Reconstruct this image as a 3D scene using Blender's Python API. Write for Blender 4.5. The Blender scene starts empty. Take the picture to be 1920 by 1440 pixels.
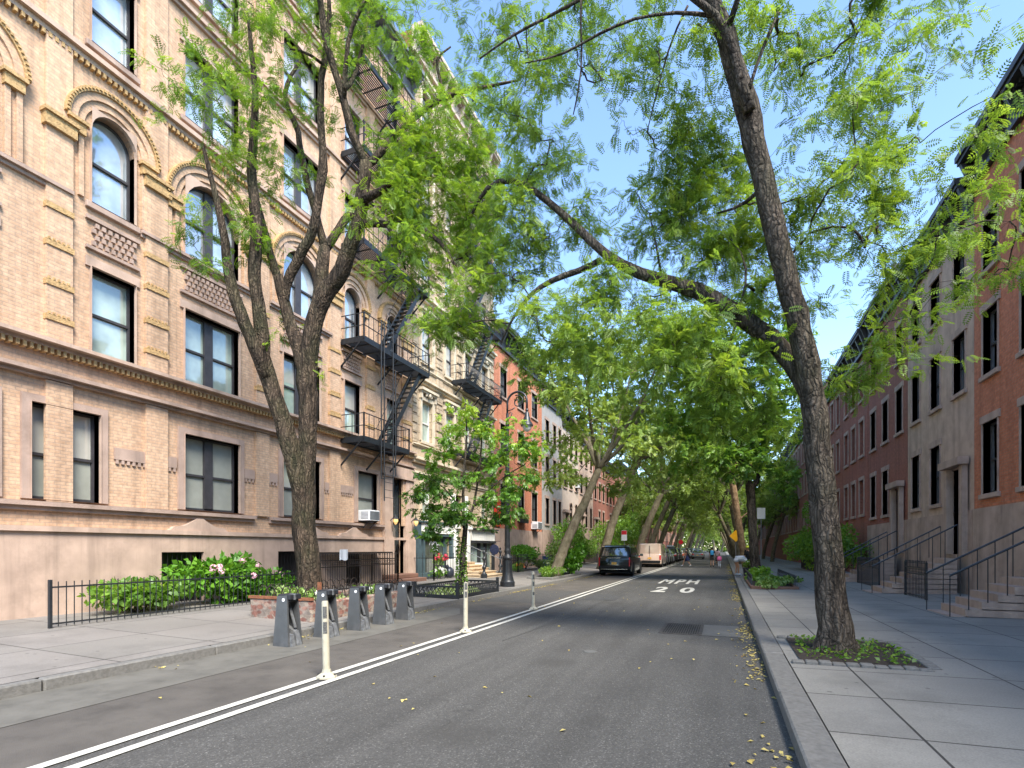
import bpy, bmesh, math, random
import numpy as np
from mathutils import Vector, Matrix
R = math.radians
S = bpy.context.scene
C = S.collection
random.seed(7); rng = np.random.default_rng(7)

# ------------------------------------------------------------------ camera, sky, sun, exposure
TH = math.atan(0.397); CT, ST = math.cos(TH), math.sin(TH); EYE = 1.7
cam = bpy.data.cameras.new("camera"); camo = bpy.data.objects.new("camera", cam); C.objects.link(camo)
camo.location = (0, 0, EYE); camo.rotation_euler = (R(90), 0, TH)
cam.sensor_width = 36; cam.lens = 36 * 1000 / 1920.0
cam.shift_y = (1028 - 720) / 1920.0
cam.clip_start = 0.05; cam.clip_end = 2000
S.camera = camo
SUN_EL, SUN_AZ = 50.0, 132.0          # azimuth measured clockwise from +Y
w = bpy.data.worlds.new("World"); S.world = w; w.use_nodes = True
nt = w.node_tree; nt.nodes.clear()
sky = nt.nodes.new("ShaderNodeTexSky"); sky.sky_type = 'NISHITA'; sky.sun_disc = False
sky.sun_elevation = R(SUN_EL); sky.sun_rotation = R(SUN_AZ)
sky.air_density = 1.0; sky.dust_density = .12; sky.ozone_density = 3.6; sky.altitude = 0
bg = nt.nodes.new("ShaderNodeBackground"); bg.inputs[1].default_value = 0.112
out = nt.nodes.new("ShaderNodeOutputWorld")
nt.links.new(sky.outputs[0], bg.inputs[0]); nt.links.new(bg.outputs[0], out.inputs[0])
sl = bpy.data.lights.new("sun", 'SUN'); sl.energy = 2.25; sl.angle = R(24); sl.color = (1.0, 0.95, 0.86)
so = bpy.data.objects.new("sun", sl); C.objects.link(so)
sd = Vector((math.sin(R(SUN_AZ)) * math.cos(R(SUN_EL)), math.cos(R(SUN_AZ)) * math.cos(R(SUN_EL)), math.sin(R(SUN_EL))))
so.rotation_euler = sd.to_track_quat('Z', 'Y').to_euler(); so.location = (20, -20, 40)
S.view_settings.view_transform = 'Standard'; S.view_settings.look = 'None'; S.view_settings.gamma = 1
S.view_settings.exposure = 2.2
S.view_settings.use_white_balance = True; S.view_settings.white_balance_temperature = 6600; S.view_settings.white_balance_tint = 10
S.cycles.max_bounces = 8; S.cycles.diffuse_bounces = 4; S.cycles.glossy_bounces = 3
S.cycles.transmission_bounces = 4; S.cycles.transparent_max_bounces = 6
S.cycles.use_denoising = True

# ------------------------------------------------------------------ object helpers
ORG = {}
def link(o): C.objects.link(o); return o
def props(o, label=None, cat=None, group=None, kind=None):
    if label: o['label'] = label
    if cat: o['category'] = cat
    if group: o['group'] = group
    if kind: o['kind'] = kind
    return o
def thing(name, label, cat, loc=(0, 0, 0), group=None):
    o = link(bpy.data.objects.new(name, None)); o.empty_display_size = .2
    o.location = loc; ORG[o.name] = Vector(loc)
    return props(o, label, cat, group)
def retop(src, loc, rz=0, label=None, scale=None):
    """copy of a thing with copies of its parts and sub-parts"""
    r = link(src.copy()); r.location = loc; r.rotation_euler = (0, 0, rz)
    if scale: r.scale = scale
    if label: r['label'] = label
    for ch in src.children:
        c = link(ch.copy()); c.parent = r
        for g in ch.children:
            d = link(g.copy()); d.parent = c
    return r

class MB:
    def __init__(s): s.v = []; s.f = []; s.m = []
    def add(s, vs, fs, mi=0):
        b = len(s.v); s.v.extend([tuple(p) for p in vs])
        for f in fs: s.f.append(tuple(b + i for i in f)); s.m.append(mi)
    def box(s, x0, x1, y0, y1, z0, z1, mi=0, bev=0):
        if x0 > x1: x0, x1 = x1, x0
        if y0 > y1: y0, y1 = y1, y0
        if z0 > z1: z0, z1 = z1, z0
        if bev <= 0:
            s.add([(x0, y0, z0), (x1, y0, z0), (x1, y1, z0), (x0, y1, z0), (x0, y0, z1), (x1, y0, z1), (x1, y1, z1), (x0, y1, z1)],
                  [(3, 2, 1, 0), (4, 5, 6, 7), (0, 1, 5, 4), (1, 2, 6, 5), (2, 3, 7, 6), (3, 0, 4, 7)], mi)
        else:
            b = min(bev, (x1-x0)/2.1, (y1-y0)/2.1, (z1-z0)/2.1)
            rings = []
            for z, i in ((z0, b), (z0 + b, 0), (z1 - b, 0), (z1, b)):
                a0, a1, c0, c1 = x0 + i, x1 - i, y0 + i, y1 - i
                k = b if i == 0 else b * .3
                rings.append([(a0 + k, c0, z), (a1 - k, c0, z), (a1, c0 + k, z), (a1, c1 - k, z), (a1 - k, c1, z), (a0 + k, c1, z), (a0, c1 - k, z), (a0, c0 + k, z)])
            s.loft(rings, mi)
    def loft(s, rings, mi=0, caps=True, closed=True):
        n = len(rings[0]); vs = [p for r in rings for p in r]; fs = []
        for i in range(len(rings) - 1):
            for j in range(n if closed else n - 1):
                k = (j + 1) % n
                fs.append((i*n + j, i*n + k, (i+1)*n + k, (i+1)*n + j))
        if caps and closed:
            fs.append(tuple(reversed(range(n)))); fs.append(tuple((len(rings)-1)*n + j for j in range(n)))
        s.add(vs, fs, mi)
    def tube(s, pts, rad, n=8, mi=0, caps=True):
        pts = [Vector(p) for p in pts]
        if not hasattr(rad, '__len__'): rad = [rad] * len(pts)
        rings = []; prev = None
        for i, p in enumerate(pts):
            t = (pts[min(i+1, len(pts)-1)] - pts[max(i-1, 0)])
            if t.length < 1e-7: t = Vector((0, 0, 1))
            t.normalize()
            if prev is None:
                a = Vector((0, 0, 1)) if abs(t.z) < .9 else Vector((1, 0, 0))
                u = t.cross(a).normalized()
            else:
                u = (prev - t * prev.dot(t))
                u = u.normalized() if u.length > 1e-6 else t.orthogonal().normalized()
            prev = u; v = t.cross(u)
            rings.append([tuple(p + rad[i] * (math.cos(6.28318*k/n) * u + math.sin(6.28318*k/n) * v)) for k in range(n)])
        s.loft(rings, mi, caps)
    def bar(s, a, b, w, h=None, mi=0):
        """rectangular bar from a to b"""
        a, b = Vector(a), Vector(b); h = h or w; t = (b - a).normalized()
        u = t.cross(Vector((0, 0, 1)))
        u = u.normalized() if u.length > 1e-4 else Vector((1, 0, 0))
        v = u.cross(t).normalized()
        r = lambda p: [tuple(p + u*w/2*i + v*h/2*j) for i, j in ((-1, -1), (1, -1), (1, 1), (-1, 1))]
        s.loft([r(a), r(b)], mi)
    def lathe(s, prof, c=(0, 0, 0), n=20, mi=0):
        s.loft([[(c[0] + r*math.cos(6.28318*k/n), c[1] + r*math.sin(6.28318*k/n), c[2] + z) for k in range(n)] for r, z in prof], mi)
    def ico(s, c, r, sub=1, mi=0, sc=(1, 1, 1)):
        bm = bmesh.new(); bmesh.ops.create_icosphere(bm, subdivisions=sub, radius=r)
        s.add([(c[0]+v.co.x*sc[0], c[1]+v.co.y*sc[1], c[2]+v.co.z*sc[2]) for v in bm.verts], [[v.index for v in f.verts] for f in bm.faces], mi); bm.free()
    def build(s, name, mats, parent=None, smooth=False, xf=None):
        me = bpy.data.meshes.new(name)
        vs = s.v
        if xf is not None: vs = [tuple(xf @ Vector(p)) for p in vs]
        org = ORG.get(parent.name, Vector((0, 0, 0))) if parent else Vector((0, 0, 0))
        if parent: vs = [(p[0]-org[0], p[1]-org[1], p[2]-org[2]) for p in vs]
        me.from_pydata(vs, [], s.f); me.update()
        if not isinstance(mats, (list, tuple)): mats = [mats]
        for m in mats: me.materials.append(m)
        if len(mats) > 1: me.polygons.foreach_set('material_index', s.m)
        if smooth: me.polygons.foreach_set('use_smooth', [True]*len(me.polygons)); 
        if smooth == 'auto':
            try: me.set_sharp_from_angle(angle=R(38))
            except Exception: pass
        o = link(bpy.data.objects.new(name, me))
        if parent: o.parent = parent; ORG[o.name] = org
        return o

# ------------------------------------------------------------------ materials
def N(nt, t, **k):
    n = nt.nodes.new(t)
    for a, b in k.items():
        if a.startswith('i_'):
            key = a[2:]; key = int(key) if key.isdigit() else key
            n.inputs[key].default_value = b
        else: setattr(n, a, b)
    return n
def c4(c): return (c[0], c[1], c[2], 1)
def newmat(name):
    m = bpy.data.materials.new(name); m.use_nodes = True; nt = m.node_tree
    b = nt.nodes['Principled BSDF']; return m, nt, b
def mixc(nt, fac, a, b, mode='MIX'):
    n = N(nt, 'ShaderNodeMix', data_type='RGBA', blend_type=mode)
    for sock, v in ((n.inputs[0], fac), (n.inputs[6], a), (n.inputs[7], b)):
        if hasattr(v, 'is_linked'): nt.links.new(v, sock)
        elif isinstance(v, (int, float)): sock.default_value = v
        else: sock.default_value = c4(v)
    return n.outputs[2]
def ramp(nt, src, stops):
    n = N(nt, 'ShaderNodeValToRGB'); nt.links.new(src, n.inputs[0]); e = n.color_ramp.elements
    while len(e) < len(stops): e.new(.5)
    for i, (p, c) in enumerate(stops):
        e[i].position = p; e[i].color = c4(c) if hasattr(c, '__len__') else (c, c, c, 1)
    return n.outputs[0]
def noise(nt, vec, scale, det=3, rough=.55):
    n = N(nt, 'ShaderNodeTexNoise'); n.inputs['Scale'].default_value = scale; n.inputs['Detail'].default_value = det
    n.inputs['Roughness'].default_value = rough
    if vec is not None: nt.links.new(vec, n.inputs['Vector'])
    return n.outputs['Fac']
def geo_pos(nt): return N(nt, 'ShaderNodeTexCoord').outputs['Object']
def bump(nt, b, h, strength, dist=.02):
    n = N(nt, 'ShaderNodeBump'); n.inputs['Strength'].default_value = strength; n.inputs['Distance'].default_value = dist
    nt.links.new(h, n.inputs['Height']); nt.links.new(n.outputs[0], b.inputs['Normal'])
def M(name, col, rough=.6, var=.25, vs=6., metal=0, spec=.4, bp=0, bs=30., stain=0, stcol=(.03, .03, .03), coat=0, emit=None):
    m, nt, b = newmat(name); p = geo_pos(nt)
    n = noise(nt, p, vs, 4)
    lo = tuple(c*(1-var) for c in col); hi = tuple(min(1, c*(1+var)) for c in col)
    cc = ramp(nt, n, [(.3, lo), (.7, hi)])
    if stain > 0:
        n2 = noise(nt, p, vs*.35+.4, 5, .7)
        f = ramp(nt, n2, [(.52, 0.), (.72, stain)])
        cc = mixc(nt, f, cc, stcol)
        if vs <= 3:
            ms = N(nt, 'ShaderNodeMapping'); nt.links.new(p, ms.inputs[0]); ms.inputs['Scale'].default_value = (2.6, 2.6, .16)
            cc = mixc(nt, 1., cc, ramp(nt, noise(nt, ms.outputs[0], 1, 5, .65), [(.30, .74), (.5, 1.0), (.75, 1.08)]), 'MULTIPLY')
    nt.links.new(cc, b.inputs['Base Color'])
    b.inputs['Roughness'].default_value = rough; b.inputs['Metallic'].default_value = metal
    b.inputs['Specular IOR Level'].default_value = spec
    if coat: b.inputs['Coat Weight'].default_value = coat; b.inputs['Coat Roughness'].default_value = .04
    if bp: bump(nt, b, noise(nt, p, bs, 4), bp)
    if emit: b.inputs['Emission Color'].default_value = c4(emit[0]); b.inputs['Emission Strength'].default_value = emit[1]
    return m
def brickmat(name, c1, c2, mortar, bw=.21, bh=.075, rough=.85, dirt=.35, dcol=(.16, .10, .07), mort=.01):
    m, nt, b = newmat(name); p = geo_pos(nt)
    sep = N(nt, 'ShaderNodeSeparateXYZ'); nt.links.new(p, sep.inputs[0])
    ad = N(nt, 'ShaderNodeMath', operation='ADD'); nt.links.new(sep.outputs[0], ad.inputs[0]); nt.links.new(sep.outputs[1], ad.inputs[1])
    cmb = N(nt, 'ShaderNodeCombineXYZ'); nt.links.new(ad.outputs[0], cmb.inputs[0]); nt.links.new(sep.outputs[2], cmb.inputs[1])
    t = N(nt, 'ShaderNodeTexBrick'); nt.links.new(cmb.outputs[0], t.inputs['Vector'])
    t.inputs['Scale'].default_value = 1; t.inputs['Brick Width'].default_value = bw; t.inputs['Row Height'].default_value = bh
    t.inputs['Mortar Size'].default_value = mort; t.inputs['Bias'].default_value = 0
    t.inputs['Color1'].default_value = c4(c1); t.inputs['Color2'].default_value = c4(c2); t.inputs['Mortar'].default_value = c4(mortar)
    f = ramp(nt, noise(nt, p, .6, 6, .7), [(.42, 0.), (.75, dirt)])
    cc = mixc(nt, f, t.outputs[0], dcol)
    f2 = ramp(nt, noise(nt, p, 9, 3), [(.3, 0.8), (.7, 1.12)])
    cc = mixc(nt, 1.0, cc, f2, 'MULTIPLY')
    ms = N(nt, 'ShaderNodeMapping'); nt.links.new(p, ms.inputs[0]); ms.inputs['Scale'].default_value = (2.6, 2.6, .16)
    cc = mixc(nt, 1., cc, ramp(nt, noise(nt, ms.outputs[0], 1, 5, .65), [(.30, .74), (.5, 1.0), (.75, 1.08)]), 'MULTIPLY')
    nt.links.new(cc, b.inputs['Base Color']); b.inputs['Roughness'].default_value = rough
    b.inputs['Specular IOR Level'].default_value = .25
    inv = N(nt, 'ShaderNodeMath', operation='SUBTRACT'); inv.inputs[0].default_value = 1; nt.links.new(t.outputs[1], inv.inputs[1])
    bump(nt, b, inv.outputs[0], .5, .01)
    return m
def glassmat(name, base, var=.3, refl=.55, rough=.04):
    """window pane: dark room, curtain or painted sky brightness behind a reflecting sheet"""
    m, nt, b = newmat(name); p = geo_pos(nt)
    cc = ramp(nt, noise(nt, p, 1.3, 3), [(.3, tuple(c*(1-var) for c in base)), (.7, tuple(c*(1+var) for c in base))])
    nt.links.new(cc, b.inputs['Base Color']); b.inputs['Roughness'].default_value = .5
    g = N(nt, 'ShaderNodeBsdfGlossy'); g.inputs['Roughness'].default_value = rough; g.inputs['Color'].default_value = (.95, 1, 1, 1)
    fr = N(nt, 'ShaderNodeFresnel'); fr.inputs[0].default_value = 1.5
    ad = N(nt, 'ShaderNodeMath', operation='MULTIPLY_ADD'); ad.inputs[1].default_value = 1.0; ad.inputs[2].default_value = refl * .35
    nt.links.new(fr.outputs[0], ad.inputs[0]); ad.use_clamp = True
    nb = N(nt, 'ShaderNodeBump'); nb.inputs['Strength'].default_value = .08; nb.inputs['Distance'].default_value = .02
    nt.links.new(noise(nt, p, 2.2, 2), nb.inputs['Height']); nt.links.new(nb.outputs[0], g.inputs['Normal'])
    mx = N(nt, 'ShaderNodeMixShader'); nt.links.new(ad.outputs[0], mx.inputs[0]); nt.links.new(b.outputs[0], mx.inputs[1]); nt.links.new(g.outputs[0], mx.inputs[2])
    nt.links.new(mx.outputs[0], nt.nodes['Material Output'].inputs[0])
    return m
def leafmat(name, cols, trans=.45, gloss=.025):
    m, nt, b = newmat(name); nt.nodes.remove(b)
    a = N(nt, 'ShaderNodeAttribute', attribute_name='tint')
    cc = ramp(nt, a.outputs['Fac'], [(i/(len(cols)-1), c) for i, c in enumerate(cols)])
    d = N(nt, 'ShaderNodeBsdfDiffuse'); t = N(nt, 'ShaderNodeBsdfTranslucent'); g = N(nt, 'ShaderNodeBsdfGlossy')
    g.inputs['Roughness'].default_value = .42
    nt.links.new(cc, d.inputs[0])
    tc = mixc(nt, 1.0, cc, (1.25, 1.15, .55), 'MULTIPLY'); nt.links.new(tc, t.inputs[0])
    x = N(nt, 'ShaderNodeMixShader'); x.inputs[0].default_value = trans
    nt.links.new(d.outputs[0], x.inputs[1]); nt.links.new(t.outputs[0], x.inputs[2])
    y = N(nt, 'ShaderNodeMixShader'); y.inputs[0].default_value = gloss
    nt.links.new(x.outputs[0], y.inputs[1]); nt.links.new(g.outputs[0], y.inputs[2])
    nt.links.new(y.outputs[0], nt.nodes['Material Output'].inputs[0])
    return m
def barkmat(name, c1, c2, green=.0, sx=9, mottled=False):
    m, nt, b = newmat(name); p = geo_pos(nt)
    mp = N(nt, 'ShaderNodeMapping'); nt.links.new(p, mp.inputs[0]); mp.inputs['Scale'].default_value = (1, 1, .22) if not mottled else (1, 1, .7)
    n = noise(nt, mp.outputs[0], sx if not mottled else 5, 6, .65)
    cc = ramp(nt, n, [(.36, c1), (.62, c2)])
    if green:
        f = ramp(nt, noise(nt, p, 1.4, 3), [(.45, 0.), (.7, green)]); cc = mixc(nt, f, cc, (.045, .06, .02))
    if not mottled:
        mv = N(nt, 'ShaderNodeMapping'); nt.links.new(p, mv.inputs[0]); mv.inputs['Scale'].default_value = (17, 17, 2.6)
        wob = N(nt, 'ShaderNodeVectorMath', operation='ADD'); nz = N(nt, 'ShaderNodeTexNoise'); nz.inputs['Scale'].default_value = 3.2; nt.links.new(p, nz.inputs['Vector'])
        nz.inputs['Detail'].default_value = 6; sc_ = N(nt, 'ShaderNodeVectorMath', operation='SCALE'); sc_.inputs['Scale'].default_value = 3.4; nt.links.new(nz.outputs['Color'], sc_.inputs[0])
        nt.links.new(mv.outputs[0], wob.inputs[0]); nt.links.new(sc_.outputs[0], wob.inputs[1])
        vo = N(nt, 'ShaderNodeTexVoronoi', feature='DISTANCE_TO_EDGE'); nt.links.new(wob.outputs[0], vo.inputs['Vector']); vo.inputs['Scale'].default_value = 1
        rd = ramp(nt, vo.outputs[0], [(.0, .38), (.16, 1.0), (.5, 1.12)]); cc = mixc(nt, 1., cc, rd, 'MULTIPLY')
        ad = N(nt, 'ShaderNodeMath', operation='MULTIPLY_ADD'); nt.links.new(vo.outputs[0], ad.inputs[0]); ad.inputs[1].default_value = 1.6; nt.links.new(n, ad.inputs[2]); n = ad.outputs[0]
    nt.links.new(cc, b.inputs['Base Color']); b.inputs['Roughness'].default_value = .9; b.inputs['Specular IOR Level'].default_value = .2
    bump(nt, b, n, 1. if not mottled else .3, .05)
    return m

MT = {}
MT['brick_tan'] = brickmat('tan_brick', (.60, .40, .26), (.53, .34, .215), (.45, .32, .225), dirt=.22, dcol=(.26, .15, .09))
MT['brick_red'] = brickmat('red_brick', (.54, .19, .10), (.44, .14, .07), (.38, .18, .11), dirt=.25, dcol=(.34, .16, .10))
MT['brick_rose'] = brickmat('rose_brick', (.33, .115, .075), (.28, .09, .06), (.26, .13, .10))
MT['stone_tan'] = brickmat('tan_stone', (.47, .37, .25), (.42, .32, .215), (.24, .18, .12), bw=1.4, bh=.38, dirt=.3, dcol=(.26, .2, .14), mort=.02)
MT['brownstone'] = M('brownstone', (.37, .265, .21), .85, .16, 2.0, bp=.3, bs=45, stain=.45, stcol=(.11, .075, .055))
MT['brownstone_lt'] = M('light_brownstone', (.44, .315, .24), .85, .15, 2.0, bp=.25, bs=50, stain=.35, stcol=(.15, .11, .08))
MT['brown_dark'] = M('dark_brownstone', (.18, .095, .065), .85, .2, 2.0, bp=.3, bs=40)
MT['terracotta'] = M('ochre_terracotta', (.42, .27, .12), .8, .3, 14, bp=.9, bs=26)
MT['limestone'] = M('pale_limestone', (.56, .47, .34), .8, .15, 3, bp=.25, bs=40, stain=.3, stcol=(.22, .17, .12))
MT['white_paint'] = M('white_paint', (.74, .72, .66), .55, .08, 3, stain=.2, stcol=(.35, .33, .3))
MT['grey_stucco'] = M('grey_stucco', (.30, .28, .26), .85, .12, 2)
MT['cream'] = M('cream_render', (.46, .37, .30), .85, .12, 1.5)
MT['cornice_grey'] = M('grey_tin', (.17, .18, .19), .5, .2, 3, metal=.1)
MT['cornice_dark'] = M('dark_cornice', (.03, .03, .032), .55, .3, 3)
MT['iron'] = M('black_iron', (.018, .020, .023), .42, .3, 12, spec=.5)
MT['fe_iron'] = M('fire_escape_iron', (.014, .016, .019), .5, .3, 8, spec=.35)
MT['iron_brown'] = M('brown_black_iron', (.030, .022, .018), .5, .3, 10)
MT['frame_dark'] = M('dark_sash', (.045, .042, .045), .5, .2, 6)
MT['frame_white'] = M('white_sash', (.62, .6, .54), .5, .1, 6)
MT['glass'] = glassmat('window_glass', (.05, .06, .06))
MT['glass_green'] = glassmat('curtained_glass', (.34, .42, .36), .35, .3)
MT['glass_sky'] = glassmat('painted_sky_glass', (.36, .40, .42), .4, .9)  # pale base holds curtains and the painted-in brightness of reflected sky
MT['glass_blind'] = glassmat('blind_behind_glass', (.42, .41, .36), .12, .25)
MT['blind'] = M('roller_blind', (.27, .28, .24), .7, .1, 3)
MT['glass_shop'] = glassmat('shop_glass', (.055, .06, .045), .6, .25)
MT['black_door'] = M('black_door_paint', (.012, .012, .013), .3, .2, 5, coat=.3)
MT['roof'] = M('tar_roof', (.07, .07, .07), .9)
MT['teal'] = M('teal_shopfront_paint', (.055, .085, .095), .5, .15, 4)
MT['kerb'] = M('granite_kerb', (.15, .143, .13), .85, .2, 18, bp=.3, bs=60, stain=.5, stcol=(.09, .08, .07))
MT['soil'] = M('dark_soil', (.035, .025, .018), .95, .4, 20, bp=.8, bs=30)
MT['cream_plastic'] = M('cream_plastic', (.40, .365, .275), .6, .14, 9, stain=.45, stcol=(.28, .25, .2))
MT['reflector'] = M('scuffed_reflector', (.085, .085, .08), .7, .6, 60)
MT['dock_grey'] = M('dock_grey_metal', (.085, .088, .09), .42, .15, 5, metal=.25, stain=.25, stcol=(.22, .21, .20))
MT['dock_light'] = M('scuffed_metal', (.19, .195, .20), .45, .45, 11, metal=.4)
MT['black_plastic'] = M('black_plastic', (.02, .021, .025), .45)
MT['white'] = M('white', (.8, .8, .8), .5, .03)
MT['flower_pink'] = M('pink_petal', (.75, .42, .48), .7, .3, 30)
MT['flower_white'] = M('white_petal', (.75, .75, .68), .7, .15, 30)
MT['flower_red'] = M('red_petal', (.55, .03, .06), .6, .4, 20)
MT['flower_orange'] = M('orange_petal', (.8, .16, .03), .6, .3, 20)
MT['amber'] = M('amber_lantern_glass', (.75, .50, .20), .35, .2, 8, emit=((1, .62, .22), .12))
MT['timber'] = M('red_brown_timber', (.20, .075, .035), .8, .3, 14, bp=.3)
MT['wood_old'] = M('weathered_timber', (.16, .10, .055), .85, .45, 8, bp=.5)
MT['step_tan'] = M('sandstone_step', (.55, .41, .26), .8, .15, 4)
MT['leaf_locust'] = leafmat('locust_leaves', [(.06, .14, .02), (.125, .24, .03), (.21, .35, .045), (.32, .45, .07)], .55)
MT['leaf_locust_olive'] = leafmat('olive_locust_leaves', [(.09, .175, .035), (.16, .28, .045), (.25, .39, .06), (.35, .47, .10)], .55)
MT['leaf_plane'] = leafmat('plane_leaves', [(.09, .165, .035), (.19, .30, .06), (.30, .42, .10), (.43, .54, .17)], .52)
MT['leaf_deep'] = leafmat('deep_green_leaves', [(.06, .15, .03), (.13, .27, .04), (.23, .39, .06), (.34, .48, .09)], .55)
MT['leaf_young'] = leafmat('young_tree_leaves', [(.05, .13, .02), (.11, .25, .03), (.20, .38, .04), (.40, .52, .06)], .42, .035)
MT['leaf_variegated'] = leafmat('variegated_leaves', [(.05, .14, .02), (.16, .28, .05), (.4, .5, .2), (.7, .75, .5)], .3)
MT['leaf_hydrangea'] = leafmat('hydrangea_leaves', [(.04, .12, .015), (.08, .22, .02), (.14, .32, .03), (.22, .42, .05)], .35)
MT['leaf_fallen'] = leafmat('fallen_leaves', [(.30, .22, .07), (.42, .33, .10), (.5, .42, .16), (.25, .14, .05)], .1)
MT['bark'] = barkmat('locust_bark', (.024, .018, .013), (.12, .085, .058), .4)
MT['bark_grey'] = barkmat('grey_bark', (.03, .024, .019), (.13, .105, .082), .2)
MT['bark_plane'] = barkmat('mottled_plane_bark', (.10, .08, .052), (.20, .17, .115), .3, mottled=True)
MT['bark_tan'] = barkmat('tan_plane_bark', (.12, .07, .035), (.30, .20, .11), 0, mottled=True)
MT['twig'] = M('twig_bark', (.045, .034, .026), .9, .3, 10)

# ------------------------------------------------------------------ ground, road, sidewalks
def asphalt():
    m, nt, b = newmat('asphalt'); p = geo_pos(nt)
    base = ramp(nt, noise(nt, p, .35, 5, .6), [(.3, (.066, .063, .058)), (.7, (.088, .084, .077))])
    mp = N(nt, 'ShaderNodeMapping'); nt.links.new(p, mp.inputs[0]); mp.inputs['Scale'].default_value = (2.2, .13, 1)
    st = ramp(nt, noise(nt, mp.outputs[0], 1, 4, .6), [(.35, .84), (.68, 1.14)])
    cc = mixc(nt, 1., base, st, 'MULTIPLY')
    v = N(nt, 'ShaderNodeTexVoronoi'); nt.links.new(p, v.inputs['Vector']); v.inputs['Scale'].default_value = 85
    ag = ramp(nt, v.outputs['Color'], [(.0, .62), (.75, 1.05), (.93, 1.9), (1., 3.0)])
    cc = mixc(nt, 1., cc, ag, 'MULTIPLY')
    spot = ramp(nt, noise(nt, p, .8, 3, .5), [(.63, 0.), (.74, .55)])
    cc = mixc(nt, spot, cc, (.045, .043, .04))
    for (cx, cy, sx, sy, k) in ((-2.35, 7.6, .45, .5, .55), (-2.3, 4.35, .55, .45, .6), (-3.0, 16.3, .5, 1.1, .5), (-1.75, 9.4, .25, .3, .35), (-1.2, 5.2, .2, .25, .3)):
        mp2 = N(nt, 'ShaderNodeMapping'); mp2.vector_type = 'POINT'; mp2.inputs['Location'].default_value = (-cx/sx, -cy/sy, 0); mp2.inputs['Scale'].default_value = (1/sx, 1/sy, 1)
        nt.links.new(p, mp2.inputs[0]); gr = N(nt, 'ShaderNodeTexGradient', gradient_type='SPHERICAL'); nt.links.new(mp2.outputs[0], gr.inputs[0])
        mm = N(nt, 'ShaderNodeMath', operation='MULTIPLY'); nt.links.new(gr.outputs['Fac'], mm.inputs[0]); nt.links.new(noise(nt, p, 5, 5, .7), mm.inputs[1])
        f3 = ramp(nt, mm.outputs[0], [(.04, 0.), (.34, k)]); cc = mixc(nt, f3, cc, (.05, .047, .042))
    crk = N(nt, 'ShaderNodeTexVoronoi', feature='DISTANCE_TO_EDGE'); crk.inputs['Scale'].default_value = .42
    wv = N(nt, 'ShaderNodeVectorMath', operation='ADD')
    nz = N(nt, 'ShaderNodeTexNoise'); nz.inputs['Scale'].default_value = 1.6; nt.links.new(p, nz.inputs['Vector'])
    nt.links.new(p, wv.inputs[0]); nt.links.new(nz.outputs['Color'], wv.inputs[1]); nt.links.new(wv.outputs[0], crk.inputs['Vector'])
    cf = ramp(nt, crk.outputs[0], [(.0, .5), (.006, 0.)]); cm = ramp(nt, noise(nt, p, .5, 2), [(.5, 0.), (.6, 1.)])
    ml = N(nt, 'ShaderNodeMath', operation='MULTIPLY'); nt.links.new(cf, ml.inputs[0]); nt.links.new(cm, ml.inputs[1])
    cc = mixc(nt, ml.outputs[0], cc, (.03, .028, .026))
    nt.links.new(cc, b.inputs['Base Color']); b.inputs['Roughness'].default_value = .82; b.inputs['Specular IOR Level'].default_value = .3
    bump(nt, b, v.outputs['Distance'], .5, .006)
    return m
def paving(name, c1, c2, sx, sy, rot=0, joint=.012):
    m, nt, b = newmat(name); p = geo_pos(nt)
    t = N(nt, 'ShaderNodeTexBrick'); t.offset = .0
    mp = N(nt, 'ShaderNodeMapping'); nt.links.new(p, mp.inputs[0]); mp.inputs['Rotation'].default_value = (0, 0, rot)
    nt.links.new(mp.outputs[0], t.inputs['Vector'])
    t.inputs['Scale'].default_value = 1; t.inputs['Brick Width'].default_value = sx; t.inputs['Row Height'].default_value = sy
    t.inputs['Mortar Size'].default_value = joint; t.inputs['Color1'].default_value = c4(c1); t.inputs['Color2'].default_value = c4(c2)
    t.inputs['Mortar'].default_value = (.05, .045, .04, 1)
    f = ramp(nt, noise(nt, p, .9, 6, .65), [(.35, .78), (.7, 1.15)]); cc = mixc(nt, 1., t.outputs[0], f, 'MULTIPLY')
    g = ramp(nt, noise(nt, p, 70, 2), [(.3, .85), (.7, 1.12)]); cc = mixc(nt, 1., cc, g, 'MULTIPLY')
    gv = N(nt, 'ShaderNodeTexVoronoi'); gv.inputs['Scale'].default_value = 2.6; nt.links.new(p, gv.inputs['Vector']); cc = mixc(nt, ramp(nt, gv.outputs['Distance'], [(.055, .6), (.075, 0.)]), cc, (.05, .047, .043))
    cc = mixc(nt, ramp(nt, noise(nt, p, .45, 5, .7), [(.52, 0.), (.7, .5)]), cc, (.10, .09, .078))
    nt.links.new(cc, b.inputs['Base Color']); b.inputs['Roughness'].default_value = .85; b.inputs['Specular IOR Level'].default_value = .3
    bump(nt, b, noise(nt, p, 60, 3), .25, .006)
    return m
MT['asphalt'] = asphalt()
MT['pave_left'] = paving('left_paving', (.215, .195, .175), (.195, .18, .16), 1.6, 1.6)
MT['pave_right'] = paving('right_paving', (.25, .235, .205), (.22, .208, .185), 1.5, 1.3)
MT['concrete'] = M('old_concrete', (.115, .108, .092), .8, .16, 1.6, bp=.2, bs=60, stain=.35, stcol=(.10, .09, .075))
MT['concrete_lt'] = M('patch_concrete', (.10, .098, .092), .8, .12, 3, bp=.2, bs=50)
MT['parking'] = M('worn_parking_asphalt', (.085, .075, .064), .85, .18, 1.2, bp=.4, bs=120, stain=.3, stcol=(.05, .045, .04))
MT['paint'] = M('worn_road_paint', (.50, .48, .42), .7, .12, 7, stain=.5, stcol=(.13, .125, .115))
MT['patch_dark'] = M('fresh_asphalt_patch', (.055, .054, .052), .85, .15, 4, bp=.4, bs=110)
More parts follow.
